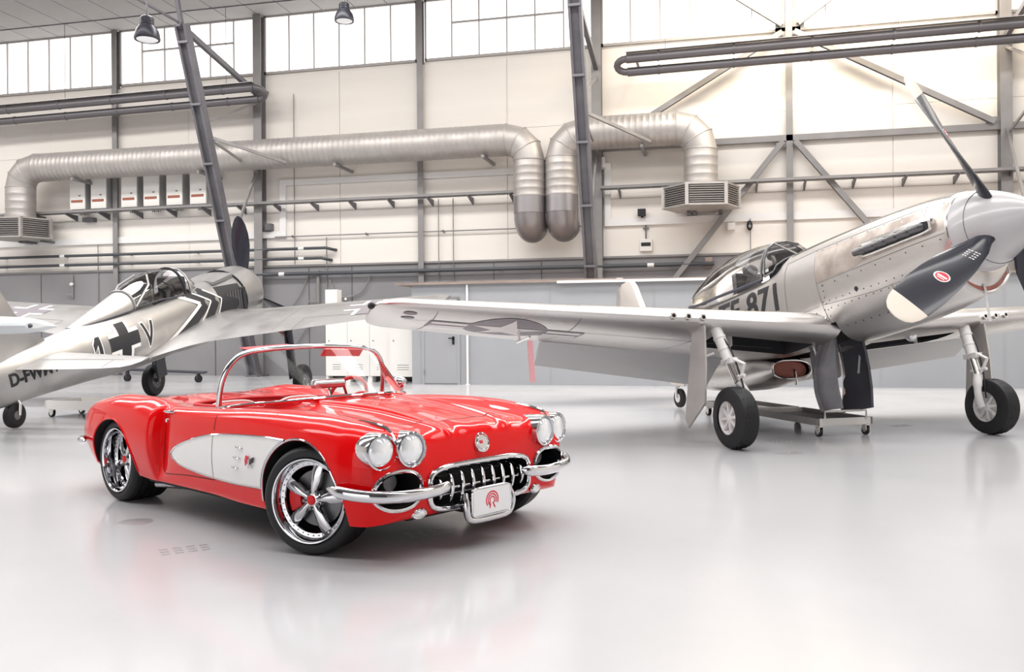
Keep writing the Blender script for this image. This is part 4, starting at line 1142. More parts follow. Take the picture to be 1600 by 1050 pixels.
for sg in (-1, 1):
    G().tube([FR.p(a, sg * (float(v[0]) + .004), float(v[1])) for a, v in zip(cq, cv_)], .022, 8).build('canopy_rail', 'door_inside', can)
wsA = half_ring(3.80, .40, .30, .79, 8, 2.6); wsB = [FR.p(3.34 + .30 * abs(math.cos(PI * k / 8)) ** 1.5, .36 * math.cos(PI * k / 8), .335 + .185 * math.sin(PI * k / 8)) for k in range(9)]
wsn = P5(G().rings([wsA, wsB], closed=False), 'windshield', 'canopy_glass', smooth=20)
for k in (0, 3, 5, 8): G().tube([wsA[k], wsB[k]], .014, 6).build('windshield_frame', 'brake_iron', wsn)
G().tube(wsA, .016, 6).build('windshield_frame', 'brake_iron', wsn); G().tube(wsB, .012, 6).build('windshield_frame', 'brake_iron', wsn)
P5(G().box(4.75, 4.87, -.22, .22, -.1, .60, M=FM @ tr(0, 0, 0)), 'seat_armour', 'brake_iron', bevel=.03)
P5(G().ball(FR.p(4.70, 0, .62), (.06, .13, .09), 12, 8), 'headrest', 'cover_grey')
P5(G().box(3.62, 3.80, -.34, .34, .15, .44, M=FM), 'instrument_panel', 'bay_dark', bevel=.03)
P5(G().tube([FR.p(3.72, 0, .44), FR.p(3.72, 0, .54)], .03, 8).ball(FR.p(3.72, 0, .56), (.08, .06, .06), 10, 6), 'gunsight', 'bay_dark')
# wings
def p51wing(sg):
    rows = []
    for y in (.25, .7, 1.2, 1.8, 2.4, 3.0, 3.42):
        c = 2.72 - .255 * y; rows.append((sg * y, 2.60 + .065 * y, -.60 + .066 * y, c, .178 - .007 * y, .80))
    for y in (3.44, 4.0, 4.6, 5.1, 5.4):
        c = 2.72 - .255 * y; rows.append((sg * y, 2.60 + .065 * y, -.60 + .066 * y, c, .178 - .007 * y, 1.0))
    for y, f in ((5.52, .93), (5.60, .80), (5.645, .58), (5.655, .40)):
        c = (2.72 - .255 * y); rows.append((sg * y, 2.60 + .065 * y + c * (1 - f) * .35, -.60 + .066 * y, c * f, .12 * (.9 if f > .7 else .6), 1.0))
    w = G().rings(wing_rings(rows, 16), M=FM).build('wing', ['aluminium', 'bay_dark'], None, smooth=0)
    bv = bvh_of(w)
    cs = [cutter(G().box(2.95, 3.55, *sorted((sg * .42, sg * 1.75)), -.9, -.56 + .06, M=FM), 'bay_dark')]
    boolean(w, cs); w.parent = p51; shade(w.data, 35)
    return w, bv
WR, bvR = p51wing(-1); WL, bvL = p51wing(1)
for sg, w, bv in ((-1, WR, bvR), (1, WL, bvL)):
    zl = lambda y: -.60 + .066 * y; al = lambda y: 2.60 + .065 * y
    # flap lowered
    R_ = []
    for y in (.62, 3.40):
        c = 2.72 - .255 * y; a0 = al(y) + c * .80; z0 = zl(y) - .035; L = c * .24
        R_.append([FR.p(a0 - .02, sg * y, z0 + .05), FR.p(a0 + L * .82, sg * y, z0 - L * .60), FR.p(a0 + L * .80, sg * y, z0 - L * .625), FR.p(a0 - .03, sg * y, z0 - .04)])
    P5(G().rings(R_), 'flap', 'flap_paint', smooth=0)
    for k in range(3):
        y = 2.02 + .18 * k
        g = G().lathe([(.022, 0), (.036, .0), (.042, .03), (.038, .10), (.022, .10)], 16, FM @ tr(al(y) - .035, sg * y, zl(y) + .008) @ rot('Y', 90), closed=True)
        gp = g.build('gun_port', 'bright_metal', w)
        G().cyl(FR.p(al(y) - .02, sg * y, zl(y) + .008), FR.p(al(y) + .05, sg * y, zl(y) + .008), .022, 10).build('gun_muzzle', 'bay_dark', gp)
    BOT_ = (FR.p(0, 0, -3), (-1, 0, 0), (0, 1, 0), (0, 0, 1)); TOP_ = TOPV
    # panel lines under and over the wing
    ln = []
    for q in ([(al(1.9), sg * 1.9), (al(1.9) + 1.7, sg * 1.9)], [(al(3.43), sg * 3.43), (al(3.43) + 1.8, sg * 3.43)], [(al(5.0), sg * 5.0), (al(5) + 1.3, sg * 5.0)], [(2.9 + .35, sg * .8), (2.9 + .45, sg * 5.3)], [(al(3.43) + 1.40, sg * 3.43), (al(5.0) + 1.05, sg * 5.1)]):
        ln += strip(q, .008)
    for V_ in (BOT_, TOP_):
        ob = decal(ln, V_, 'panel_line', 'panel_lines', w, bv, .1, .003); ob['kind'] = 'stuff'
    # star insignia
    def star(cx, cy, r):
        pts = []
        for k in range(10):
            a = PI / 2 + PI * k / 5; q = r if k % 2 == 0 else r * .382
            pts.append((cx + q * math.cos(a + PI / 2), cy + q * math.sin(a + PI / 2)))
        return pts
    V_ = BOT_ if sg < 0 else TOP_
    cx, cy = 3.48, sg * 4.12; r = .44
    decal([circle_pts(40, r * 1.09, cx, cy)], V_, 'insignia_grey', 'insignia_disc', w, bv, .08, .004)
    bars = []
    for q in (-1, 1):
        y0, y1 = sorted((cy + q * r * 1.0, cy + q * r * 2.05)); bars.append([(cx - r * .42, y0), (cx + r * .42, y0), (cx + r * .42, y1), (cx - r * .42, y1)])
    decal(bars, V_, 'insignia_grey', 'insignia_bar', w, bv, .08, .004)
    st = star(cx, cy, r); ctr = (cx, cy)
    decal([[ctr, st[k], st[(k + 1) % 10]] for k in range(10)], V_, 'insignia_pale', 'insignia_star', w, bv, .08, .007)
    inner = []
    for q in (-1, 1):
        y0, y1 = sorted((cy + q * r * 1.06, cy + q * r * 1.98))
        for x0, x1 in ((-.34, -.07), (.07, .34)): inner.append([(cx + r * x0, y0), (cx + r * x1, y0), (cx + r * x1, y1), (cx + r * x0, y1)])
    decal(inner, V_, 'insignia_pale', 'insignia_stripe', w, bv, .08, .007)
    for q in (3.0, 3.16):
        decal([circle_pts(14, .045, q + .1, sg * 5.28, .075)], V_, 'insignia_grey', 'wing_lamp', w, bv, .05, .005)
    P5(G().ball(FR.p(al(5.6) + .25, sg * 5.67, zl(5.6) + .01), (.07, .04, .035), 12, 8), 'tip_lamp', 'bay_dark', w)
    # fillet where the wing leading edge meets the fuselage
    fr_ = []
    for k in range(13):
        f = k / 12; a = 2.66 + 2.4 * f; e = math.sin(PI * min(1, .02 + f)) ** .55
        c_ = (a, .40, -.50 + .04 * f)
        fr_.append([FR.p(a, sg * (c_[1] + dy * e), c_[2] + dz_ * e) for dy, dz_ in ((-.06, .22), (.06, .10), (.13, .03), (.22, -.02), (.32, -.06), (.1, -.12), (-.06, -.12))])
    P5(G().rings(fr_), 'wing_fillet', 'aluminium', smooth=60)
    # main gear
    y = sg * 1.8
    top = Vector(FR.p(2.86, y, -.52)); ax = Vector((0, y, .343)); d = (ax - top)
    kn = Vector((-.03, sg * 1.70, .74))
    leg = P5(G().tube([top, top + (kn - top) * .62], .066, 16), 'gear_leg', 'gear_white')
    G().tube([top + (kn - top) * .60, kn], .046, 14).build('oleo', 'bright_metal', leg)
    for f in (.22, .42, .6): G().tube([top + (kn - top) * f, top + (kn - top) * (f + .03)], .074, 16).build('leg_collar', 'gear_white', leg)
    G().tube(crom([kn, Vector((.0, sg * 1.64, .64)), Vector((.0, sg * 1.62, .50)), Vector((0, sg * 1.645, .343))], 4), [.055] * 6 + [.045] * 7, 12, sq=(1, .8)).build('wheel_fork', 'gear_white', leg)
    G().tube([kn + Vector((.05, 0, .02)), kn + Vector((.17, 0, .18)), top + (kn - top) * .58 + Vector((.04, 0, 0))], .02, 8).build('torque_link', 'gear_white', leg)
    G().tube([kn + Vector((-.1, 0, .06)), kn + Vector((.14, 0, .06))], .02, 8).build('tow_lug', 'gear_white', leg)
    G().tube(crom([top + Vector((.07, .02, -.1)), top + (kn - top) * .5 + Vector((.09, .02, 0)), kn + Vector((.08, 0, 0)), ax + Vector((.06, -sg * .13, .1))], 4), .010, 6).build('brake_hose', 'bay_dark', leg)
    G().box(-.10, .10, -.05, .05, -.03, .03, M=tr(*(top + (kn - top) * .64))).build('leg_bracket', 'gear_white', leg, smooth=0)
    M = tr(*ax) @ rot('X', 90 if sg < 0 else -90)
    wh = bpy.data.objects.new('wheel', None); C.objects.link(wh); wh.parent = p51; wh.matrix_local = M
    I = Matrix.Identity(4)
    block_tyre(.343, .235, I).build('tyre', 'rubber', wh, smooth=25)
    for q in (1, -1):
        z = q * .085
        G().lathe([(.0, z + q * .01), (.03, z + q * .012), (.05, z), (.06, z - q * .03), (.155, z - q * .045), (.17, z - q * .005), (.185, z + q * .012), (.20, z + q * .008), (.205, z - q * .03)], 36, I).build('rim', 'gear_white' if q * sg < 0 or True else 'bright_metal', wh, smooth=30)
        for k in range(8):
            a = 2 * PI * k / 8
            G().beam((.045 * math.cos(a), .045 * math.sin(a), z - q * .012), (.165 * math.cos(a), .165 * math.sin(a), z - q * .012), .03, .028).build('rim_spoke', 'gear_white', wh, smooth=0)
    # leg door
    dp = [(2.72, -.55), (2.98, -.52), (3.26, -1.55), (3.20, -1.66), (2.80, -1.42), (2.74, -1.0)]
    P5(G().rings([[FR.p(a, sg * (1.99 + .05 * (-.5 - z)), z) for a, z in dp], [FR.p(a, sg * (2.015 + .05 * (-.5 - z)), z) for a, z in dp]]), 'leg_door', 'aluminium_dull', smooth=0)
    P5(G().tube([FR.p(2.84, sg * 1.85, -.85), FR.p(2.9, sg * 2.0, -.9)], .015, 6), 'door_link', 'gear_white')
    # inner (wheel-bay) doors hanging from the centre line
    prof_ = [(-.68, .02), (-.85, .10), (-1.05, .155), (-1.3, .15), (-1.54, .06)]
    a0, a1 = (2.80, 3.10) if sg < 0 else (2.86, 3.45)
    R_ = []
    for a, bow in ((a0, .3), (a0 + .12, .9), (a1 - .12, 1.0), (a1, .7)):
        R_.append([FR.p(a + (0 if a < a1 - .2 else -.10 + .10 * math.cos((z + 1.54) * 2.2)), sg * (.24 + yy * bow), z) for z, yy in prof_] + [FR.p(a + (0 if a < a1 - .2 else -.10 + .10 * math.cos((z + 1.54) * 2.2)), sg * (.205 + yy * bow), z) for z, yy in prof_[::-1]])
    P5(G().rings(R_), 'bay_door', 'door_inside' if sg > 0 else 'cover_grey', smooth=40)
    edge = [FR.p(a1 - .10 + .10 * math.cos((z + 1.54) * 2.2), sg * (.235 + yy * .7), z) for z, yy in crom(prof_, 4)]
    P5(G().tube(edge, .036, 8), 'door_edge', 'bright_metal' if sg > 0 else 'cover_grey')
    P5(G().tube([FR.p(3.05, sg * .38, -.62), FR.p(3.05, sg * .26, -1.1)], .014, 6), 'door_rod', 'gear_white')
# hanging plug in the bay, landing lamp, pitot and tag
P5(G().box(3.0, 3.4, -.16, -.02, -1.15, -.6, M=FM), 'bay_equipment', 'cover_grey', bevel=.03)
P5(G().ball(FR.p(2.92, 1.02, -.66), (.07, .07, .075), 14, 10), 'landing_lamp', 'lamp_clear')
P5(G().tube([FR.p(2.95, 1.02, -.5), FR.p(2.93, 1.02, -.62)], .018, 8), 'lamp_bracket', 'gear_white')
for sg, a_, y_ in ((1, 3.35, 1.45), (-1, 3.3, 1.35)):
    P5(G().tube([FR.p(a_, sg * y_, -.58), FR.p(a_ - .02, sg * y_, -.64), FR.p(a_ - .03, sg * y_, -.70)], [.04, .03, .018], 8), 'uplock_hook', 'gear_white')
P5(G().tube([FR.p(3.42, -3.98, -.36), FR.p(3.42, -3.98, -.58)], .014, 8), 'pitot_strut', 'gear_white')
P5(G().tube([FR.p(3.05, -3.98, -.60), FR.p(3.5, -3.98, -.585)], .014, 8), 'pitot_tube', 'bright_metal')
P5(G().rings([[FR.p(3.05 + .012 * k, -3.98 - .03 + .06 * e, z) for e, z in ((0, -.64), (1, -.64), (1, -1.10), (0, -1.10))] for k in (0, 1)]), 'warning_ribbon', 'pink_tag', smooth=0)
# belly scoop
st_ = [(4.02, .30, -.78, -1.03), (4.2, .345, -.72, -1.07), (4.6, .37, -.66, -1.10), (5.2, .365, -.62, -1.06), (5.8, .33, -.58, -.98), (6.4, .27, -.52, -.84), (7.0, .16, -.45, -.62)]
sq_ = list(np.linspace(4.02, 7.0, 24)); sv = hermite([r[0] for r in st_], [r[1:] for r in st_], sq_)
def sc(a, w, zt, zb, n=28):
    zm, hh = (zt + zb) / 2, (zt - zb) / 2
    return [FR.p(a, y, z) for y, z in superell(0, zm, w, hh, 2.6, n)]
scoop = P5(G().rings([sc(a, *[float(x) for x in v]) for a, v in zip(sq_, sv)], cap0=False), 'radiator_scoop', 'aluminium', smooth=50)
G().tube(sc(4.02, .30, -.78, -1.03), .02, 8, closed=True).build('scoop_lip', 'bright_metal', scoop)
G().rings([sc(4.10, .29, -.79, -1.02), sc(4.14, .29, -.79, -1.02)]).build('scoop_plug', 'plug_red', scoop)
G().tube(crom([FR.p(4.08, .05, -.90), FR.p(4.03, .05, -.92), FR.p(4.02, .05, -1.0), FR.p(4.02, .05, -1.12)], 3), .018, 8).build('plug_handle', 'bright_metal', scoop)
# tail
def slab(poly, y0, y1, taper=.5):
    cx = sum(p[0] for p in poly) / len(poly); cz = sum(p[1] for p in poly) / len(poly)
    R_ = [[FR.p(cx + (a - cx) * f, y, cz + (z - cz) * f) for a, z in poly] for y, f in ((y0, taper + .42), (y0 * .6, 1), (y1 * .6, 1), (y1, taper + .42))]
    return G().rings(R_)
P5(slab([(7.35, .40), (8.0, .55), (8.40, 1.30), (8.52, 1.42), (8.90, 1.42), (8.96, 1.3), (9.05, .30)], -.06, .06), 'tail_fin', 'wood_tail', smooth=50)
P5(slab([(8.98, 1.40), (9.10, 1.36), (9.55, .35), (9.48, .10), (9.08, .12), (9.0, 1.2)], -.04, .04), 'rudder', 'aluminium_dull', smooth=50)
for sg in (-1, 1):
    rows = [(sg * y, 7.95 + .1 * y, .40, c, .09, 1.0) for y, c in ((.05, 1.3), (.6, 1.2), (1.3, 1.0), (1.85, .82), (1.97, .6), (2.0, .35))]
    P5(G().rings(wing_rings(rows, 8), M=FM), 'tailplane', 'aluminium', smooth=50)
tz = -1.95 + (7.12 - 2.62) * math.tan(.183682) + .17
tw = Vector(FR.p(7.12, 0, tz))
P5(G().lathe([(.05, -.04), (.13, -.045), (.155, -.03), (.16, 0), (.155, .03), (.13, .045), (.05, .04)], 28, tr(*tw) @ rot('X', 90), closed=True), 'tail_wheel', 'rubber')
P5(G().lathe([(0, .045), (.07, .05), (.09, .03)], 20, tr(*tw) @ rot('X', 90)), 'tail_wheel_hub', 'gear_white')
P5(G().tube([tw + Vector((0, -.07, 0)), tw + Vector((.03, -.07, .16)), tw + Vector((.10, 0, .24)), tw + Vector((.22, 0, .45))], [.02, .022, .04, .04], 10), 'tail_wheel_strut', 'gear_white')
for sg in (-1, 1):
    P5(G().rings([[FR.p(a, sg * (.14 + e), z) for a, z in ((6.55, -.55), (7.15, -.45), (7.1, -.72), (6.65, -.80))] for e in (0, .02)]), 'tail_wheel_door', 'wood_tail', smooth=0)
place_plane(p51, 4.27037, 10.2015, -1.262148, .183682, 1.019368, .006)
# ================================================================ THE OLD RADIAL-ENGINED FIGHTER (left)
mat('fw_metal', (.45, .44, .437), .33, metal=.85, col2=(.38, .372, .37), nscale=2.0, rough2=.46)
mat('gear_dark', (.05, .05, .065), .5)
mat('pale_blue', (.58, .62, .64), .45)
fw = thing('radial_fighter', 'silver radial-engined fighter with black and white crosses, seen from behind', 'aircraft')
FR = Frame(1.6, 2.1); FM = FR.M
def FW(g, name, m, parent=fw, **k): return g.build(name, m, parent, **k)
tab = [(1.42, .60, .585, -.62, 0, 2, 2), (1.9, .56, .56, -.65, 0, 2.05, 2.1), (2.6, .505, .565, -.66, 0, 2.1, 2.2), (3.4, .48, .58, -.64, 0, 2.2, 2.2), (4.0, .46, .57, -.62, 0, 2.1, 2.2), (5.0, .41, .555, -.56, 0, 2, 2.1),
       (6.0, .325, .50, -.45, 0, 2, 2), (7.0, .21, .43, -.36, 0, 2, 2), (7.8, .11, .38, -.30, .03, 2, 2), (8.45, .04, .30, -.15, .08, 2, 2)]
aq = list(np.linspace(1.42, 8.45, 60))
fz = G().rings(fuselage(tab, aq, 48), M=FM).build('fuselage', ['fw_metal', 'bay_dark'], None, smooth=0)
bvh_f = bvh_of(fz)
boolean(fz, [cutter(G().box(3.0, 4.2, -.28, .28, .2, 1.0, M=FM), 'aluminium_dull')]); fz.parent = fw; shade(fz.data, 35)
ctab = [(.40, .40, .40, -.40, 0, 2, 2), (.44, .47, .47, -.47, 0, 2, 2), (.52, .545, .545, -.545, 0, 2, 2), (.70, .605, .60, -.61, 0, 2, 2), (1.0, .625, .615, -.63, 0, 2, 2), (1.40, .625, .61, -.64, 0, 2, 2)]
FW(G().rings(fuselage(ctab, list(np.linspace(.40, 1.40, 18)), 48), M=FM, cap0=True), 'engine_cowl', 'fw_metal', smooth=35)
FW(G().lathe([(.60, 1.405), (.628, 1.405), (.628, 1.425), (.60, 1.425)], 48, FM @ rot('Y', 90), closed=True), 'cowl_band', 'bay_dark')
sp = FW(G().lathe([(0, 0), (.08, .04), (.15, .12), (.20, .25), (.22, .40)], 28, FM @ rot('Y', 90)), 'spinner', 'prop_black')
FW(G().lathe([(.22, .41), (.40, .41), (.40, .43), (.22, .43)], 32, FM @ rot('Y', 90), closed=True), 'cooling_fan', 'brake_iron')
secs = [(.15, .14, .10, 60), (.40, .20, .07, 50), (.7, .32, .045, 40), (1.0, .385, .034, 33), (1.25, .36, .026, 28), (1.45, .28, .02, 25), (1.58, .17, .014, 24), (1.64, .07, .008, 24), (1.65, .02, .005, 24)]
for k in range(3):
    FW(blade(0, 0, secs, FM @ tr(.30, 0, 0) @ Matrix.Rotation(.02 + k * 2 * PI / 3, 4, 'X')), 'propeller_blade', 'prop_black', smooth=60)
# cowl-top access panels
FW(G().rings([[FR.p(a, y, .595 - .3 * y * y - .05 * (a - 1.4)) for y in np.linspace(-.36, .36, 9)] + [FR.p(a, y, .50 - .3 * y * y) for y in np.linspace(.36, -.36, 9)] for a in (1.45, 2.25)]), 'gun_cover', 'fw_metal', smooth=30)
# canopy
def hr(a, w, zb, zt, n=14, p=2.2):
    out = []
    for k in range(n + 1):
        t = PI * k / n; c, s = math.cos(t), math.sin(t)
        out.append(FR.p(a, w * math.copysign(abs(c) ** (2/p), c), zb + (zt - zb) * abs(s) ** (2/p)))
    return out
wA, wB = hr(3.05, .34, .46, .94, 8), [FR.p(2.45 + .35 * abs(math.cos(PI*k/8)), .30 * math.cos(PI*k/8), .50 + .10 * math.sin(PI*k/8)) for k in range(9)]
ws_ = FW(G().rings([wA, wB], closed=False), 'windscreen', 'canopy_glass', smooth=20)
for k in (0, 2, 6, 8): G().tube([wA[k], wB[k]], .016, 6).build('windscreen_frame', 'fw_metal', ws_)
G().tube(wA, .02, 6).build('windscreen_frame', 'fw_metal', ws_)
FW(G().box(3.05, 3.22, -.27, .27, .40, .80, M=FM), 'cockpit_shroud', 'bay_dark', bevel=.05)
cq = list(np.linspace(3.25, 4.75, 12)); cv_ = hermite([3.25, 3.7, 4.2, 4.75], [(.34, .47, .97), (.35, .50, 1.0), (.33, .53, .95), (.275, .53, .82)], cq)
can = FW(G().rings([hr(a, *[float(x) for x in v]) for a, v in zip(cq, cv_)], closed=False), 'canopy', 'canopy_glass', smooth=60)
G().tube(hr(3.25, .345, .47, .975), .025, 8).build('canopy_bow', 'bay_dark', can)
G().tube(hr(4.75, .28, .53, .825), .02, 8).build('canopy_bow', 'fw_metal', can)
bq = list(np.linspace(4.72, 6.15, 12)); bv_ = hermite([4.72, 5.4, 6.15], [(.28, .50, .825), (.20, .48, .66), (.06, .46, .50)], bq)
FW(G().rings([hr(a, *[float(x) for x in v]) for a, v in zip(bq, bv_)], closed=False), 'canopy_fairing', 'fw_metal', smooth=60)
for sg in (-1, 1):
    FW(G().tube([FR.p(a, sg * (float(v[0]) + .004), float(v[1]) - .002) for a, v in zip(cq + bq[1:], list(cv_) + list(bv_)[1:])], .014, 6), 'canopy_rail', 'gear_dark')
    FW(G().tube([FR.p(4.72, sg * .28, .54), FR.p(4.3, sg * .30, .85), FR.p(4.05, sg * .12, .985)], .018, 6), 'canopy_rib', 'fw_metal')
FW(G().box(4.0, 4.1, -.2, .2, .1, .82, M=FM), 'seat_back', 'brake_iron', bevel=.04)
FW(G().ball(FR.p(4.0, 0, .74), (.07, .14, .10), 12, 8), 'headrest', 'aluminium_dull')
SIDE_R = (FR.p(0, -3, 0), (-1, 0, 0), (0, 0, 1), (0, 1, 0)); SIDE_L = (FR.p(0, 3, 0), (-1, 0, 0), (0, 0, 1), (0, -1, 0)); TOPV = (FR.p(0, 0, 3), (-1, 0, 0), (0, 1, 0), (0, 0, -1))
def fdecal(polys, view, m, name, off=.004, parent=fw, bvh=None, ml=.08):
    return put(name, drape(polys, bvh or bvh_f, *view, ml, off), m, parent)
def cross(cx, cz, L, H_, hw, view, parent=fw, bvh=None, edge=.065, mb='marking_black', mw='marking_white', off=.004):
    def plus(q): return [[(cx - L, cz - q), (cx + L, cz - q), (cx + L, cz + q), (cx - L, cz + q)], [(cx - q, cz - H_), (cx + q, cz - H_), (cx + q, cz - q), (cx - q, cz - q)], [(cx - q, cz + q), (cx + q, cz + q), (cx + q, cz + H_), (cx - q, cz + H_)]]
    fdecal(plus(hw + edge), view, mw, 'cross_border', off, parent, bvh); fdecal(plus(hw), view, mb, 'cross', off + .004, parent, bvh)
for V_ in (SIDE_R, SIDE_L):
    cross(5.30, .07, .36, .31, .115, V_)
    d = 1 if V_ is SIDE_R else -1
    for ch, ac, w_ in (('1', 5.93, .17), ('V', 4.68, .34)):
        for m, bo, off in (('marking_white', .035, .004), ('marking_black', .008, .008)):
            T0 = text_polys(ch, .62, bo, 1, 'CENTER', 1.0) if ch == 'V' else [[(-.04 - bo, -bo), (.04 + bo, -bo), (.04 + bo, .44 + bo), (-.04 - bo, .44 + bo)], [(-.04, .44 + bo), (-.04, .34 - bo), (-.16 - bo, .22 - bo), (-.16 - bo, .33 + bo), (-.06, .44 + bo)]]
            ym = max(p[1] for q in T0 for p in q)
            xs_ = [p[0] for q in T0 for p in q]; xc = (max(xs_) + min(xs_)) / 2
            fdecal([[(ac - d * (x - xc) * .8, -.17 + y * 1.0) for x, y in q] for q in T0], V_, m, 'code_letter', off)
    T0 = text_polys('D-FWMV', .26, .010, 1.0, 'LEFT', 1); wid = max(p[0] for q in T0 for p in q)
    fdecal([[((7.66 if d > 0 else 6.74) - d * x * .92 / wid, -.02 + y) for x, y in q] for q in T0], V_, 'marking_black', 'registration')
    fdecal([[(2.30, .42), (1.50, .36), (1.46, -.30), (2.40, -.28)]], V_, 'marking_black', 'side_flash', .004)
    for pl_, w_, m, off in (([(3.25, .46), (2.82, .22), (3.95, -.36)], .26, 'marking_black', .004), ([(2.85, .45), (2.46, .20), (3.0, -.34)], .22, 'marking_black', .005),
                            ([(3.50, .47), (2.98, .225), (4.60, -.44)], .07, 'marking_white', .008), ([(3.06, .46), (2.62, .21), (3.38, -.36)], .035, 'marking_white', .009), ([(2.66, .44), (2.26, .19), (2.62, -.34)], .03, 'marking_white', .009)):
        fdecal(strip(pl_, w_), V_, m, 'side_flash', off)
for sg in (-1, 1):
    for k in range(7):
        a = 1.50 + .085 * k
        FW(G().rings([[FR.p(a, sg * (.60 - .08 * k * .085 / .5 + e), z) for z in (.25, -.22)] + [FR.p(a + .05, sg * (.585 - .08 * k * .085 / .5 + e), z) for z in (-.22, .25)] for e in (0, .014)]), 'exhaust_louvre', 'brake_iron', smooth=0)
    FW(G().rings([[FR.p(1.43 + u, sg * e, .02 + v) for u, v in superell(.09, 0, .07, .26, 4, 24)] for e in (.50, .625)]), 'exhaust_slot', 'bay_dark')
# wings
def fwwing(sg):
    rows = []
    for y, te in ((.30, 5.0), (.48, 4.9), (.62, 4.5), (.80, 4.15), (1.05, 3.92), (1.5, 3.82), (2.2, 3.70), (3.0, 3.55), (3.8, 3.40), (4.5, 3.27), (4.95, 3.15), (5.1, 2.95), (5.2, 2.6)):
        le = 1.40 + .06 * y + (0 if y < 5 else .18 * (y - 4.95) / .25); rows.append((sg * y, le, -.40 + .092 * y, te - le, .155 - .012 * y, 1.0))
    w = G().rings(wing_rings(rows, 14), M=FM).build('wing', 'fw_metal', fw, smooth=40)
    return w
for sg in (-1, 1):
    w = fwwing(sg); bv = bvh_of(w)
    cross(2.55, sg * 3.75, .50, .46, .13, TOPV, w, bv, .085, 'insignia_grey', 'marking_white')
    ln = strip([(3.0, sg * 2.6), (2.95, sg * 4.8)], .012) + strip([(3.0, sg * 2.6), (3.62, sg * 2.6)], .012) + strip([(2.2, sg * .9), (2.2, sg * 5.0)], .008) + strip([(1.5, sg * 2.2), (3.6, sg * 2.2)], .008)
    ob = fdecal(ln, TOPV, 'panel_line', 'panel_lines', .003, w, bv, .1); ob['kind'] = 'stuff'
    # gear
    top = Vector(FR.p(1.72, sg * 1.62, -.32)); ax = Vector((0, sg * 1.75, .35)); kn = Vector((.0, sg * 1.60, .45))
    leg = FW(G().tube([top, top + (kn - top) * .55], .065, 12), 'gear_leg', 'gear_dark')
    G().tube([top + (kn - top) * .5, kn, Vector((0, sg * 1.62, .35)), ax], [.045, .045, .05, .04], 12).build('oleo', 'brake_iron', leg)
    G().tube([kn + Vector((-.04, 0, .05)), kn + Vector((-.16, 0, .25)), top + (kn - top) * .5 + Vector((-.03, 0, 0))], .018, 8).build('torque_link', 'gear_dark', leg)
    FW(G().rings([[(x, sg * (1.52 + e), z) for x, z in ((-.14, .42), (.20, .42), (.17, 1.55), (-.16, 1.60))] for e in (0, .03)]), 'leg_door', 'gear_dark', smooth=0)
    FW(G().tube([Vector(FR.p(1.75, sg * 1.0, -.38)), top + (kn - top) * .35], .03, 8), 'side_stay', 'plug_red')
    wh = bpy.data.objects.new('wheel', None); C.objects.link(wh); wh.parent = fw; wh.matrix_local = tr(*ax) @ rot('X', 90 if sg < 0 else -90)
    I = Matrix.Identity(4)
    G().lathe([(.17, -.085), (.26, -.09), (.31, -.085), (.34, -.06), (.35, -.03), (.344, -.018), (.35, -.008), (.35, .008), (.344, .018), (.35, .03), (.34, .06), (.31, .085), (.26, .09), (.17, .085)], 40, I, closed=True).build('tyre', 'rubber', wh, smooth=30)
    for q in (1, -1):
        G().lathe([(0, q * .07), (.04, q * .075), (.06, q * .05), (.14, q * .045), (.165, q * .075), (.18, q * .088), (.19, q * .06)], 28, I).build('rim', 'brake_iron', wh, smooth=30)
        for k in range(6):
            a = 2 * PI * k / 6; G().cyl((.1 * math.cos(a), .1 * math.sin(a), q * .04), (.1 * math.cos(a), .1 * math.sin(a), q * .062), .022, 8).build('rim_boss', 'steel_light', wh)
    rows = [(sg * y, 6.55 + .16 * y, .20, c, .10, 1.0) for y, c in ((.05, .95), (.4, .90), (.9, .80), (1.4, .68), (1.72, .56), (1.82, .42), (1.86, .22))]
    tp = FW(G().rings(wing_rings(rows, 8), M=FM), 'tailplane', 'fw_metal', smooth=40)
    bt = bvh_of(tp)
    ob = fdecal(strip([(7.12, sg * .25), (7.08, sg * 1.6)], .012) + strip([(7.12, sg * 1.45), (7.42, sg * 1.45)], .01), TOPV, 'panel_line', 'elevator_gap', .003, tp, bt, .1); ob['kind'] = 'stuff'
def fslab(poly, y0):
    cx = sum(p[0] for p in poly) / len(poly); cz = sum(p[1] for p in poly) / len(poly)
    return G().rings([[FR.p(cx + (a - cx) * f, y, cz + (z - cz) * f) for a, z in poly] for y, f in ((-y0, .90), (-y0 * .6, 1), (y0 * .6, 1), (y0, .90))])
FW(fslab([(6.72, .44), (7.0, .60), (7.22, .95), (7.48, 1.45), (7.62, 1.58), (7.88, 1.58), (7.92, .25)], .06), 'tail_fin', 'fw_metal', smooth=50)
FW(fslab([(7.94, 1.56), (8.15, 1.48), (8.32, 1.0), (8.40, .40), (8.30, -.1), (7.95, -.15)], .04), 'rudder', 'fw_metal', smooth=50)
tz = -2.1 + (7.55 - 1.6) * math.tan(.234431) + .195
tw = Vector(FR.p(7.55, 0, tz))
twp = FW(G().lathe([(.07, -.06), (.15, -.065), (.185, -.04), (.19, 0), (.185, .04), (.15, .065), (.07, .06)], 32, tr(*tw) @ rot('X', 90), closed=True), 'tail_wheel', 'rubber')
G().lathe([(0, .07), (.04, .07), (.07, .05), (.09, .06)], 20, tr(*tw) @ rot('X', 90)).build('hub', 'steel_light', twp)
FW(G().tube([tw + Vector((0, -.09, 0)), tw + Vector((.04, -.10, .18)), tw + Vector((.07, 0, .26)), tw + Vector((.10, 0, .55))], [.02, .024, .035, .035], 10), 'tail_wheel_fork', 'bright_metal')
FW(G().tube([tw + Vector((0, .09, 0)), tw + Vector((.04, .10, .18)), tw + Vector((.07, 0, .26))], [.02, .024, .03], 10), 'tail_wheel_fork', 'bright_metal')
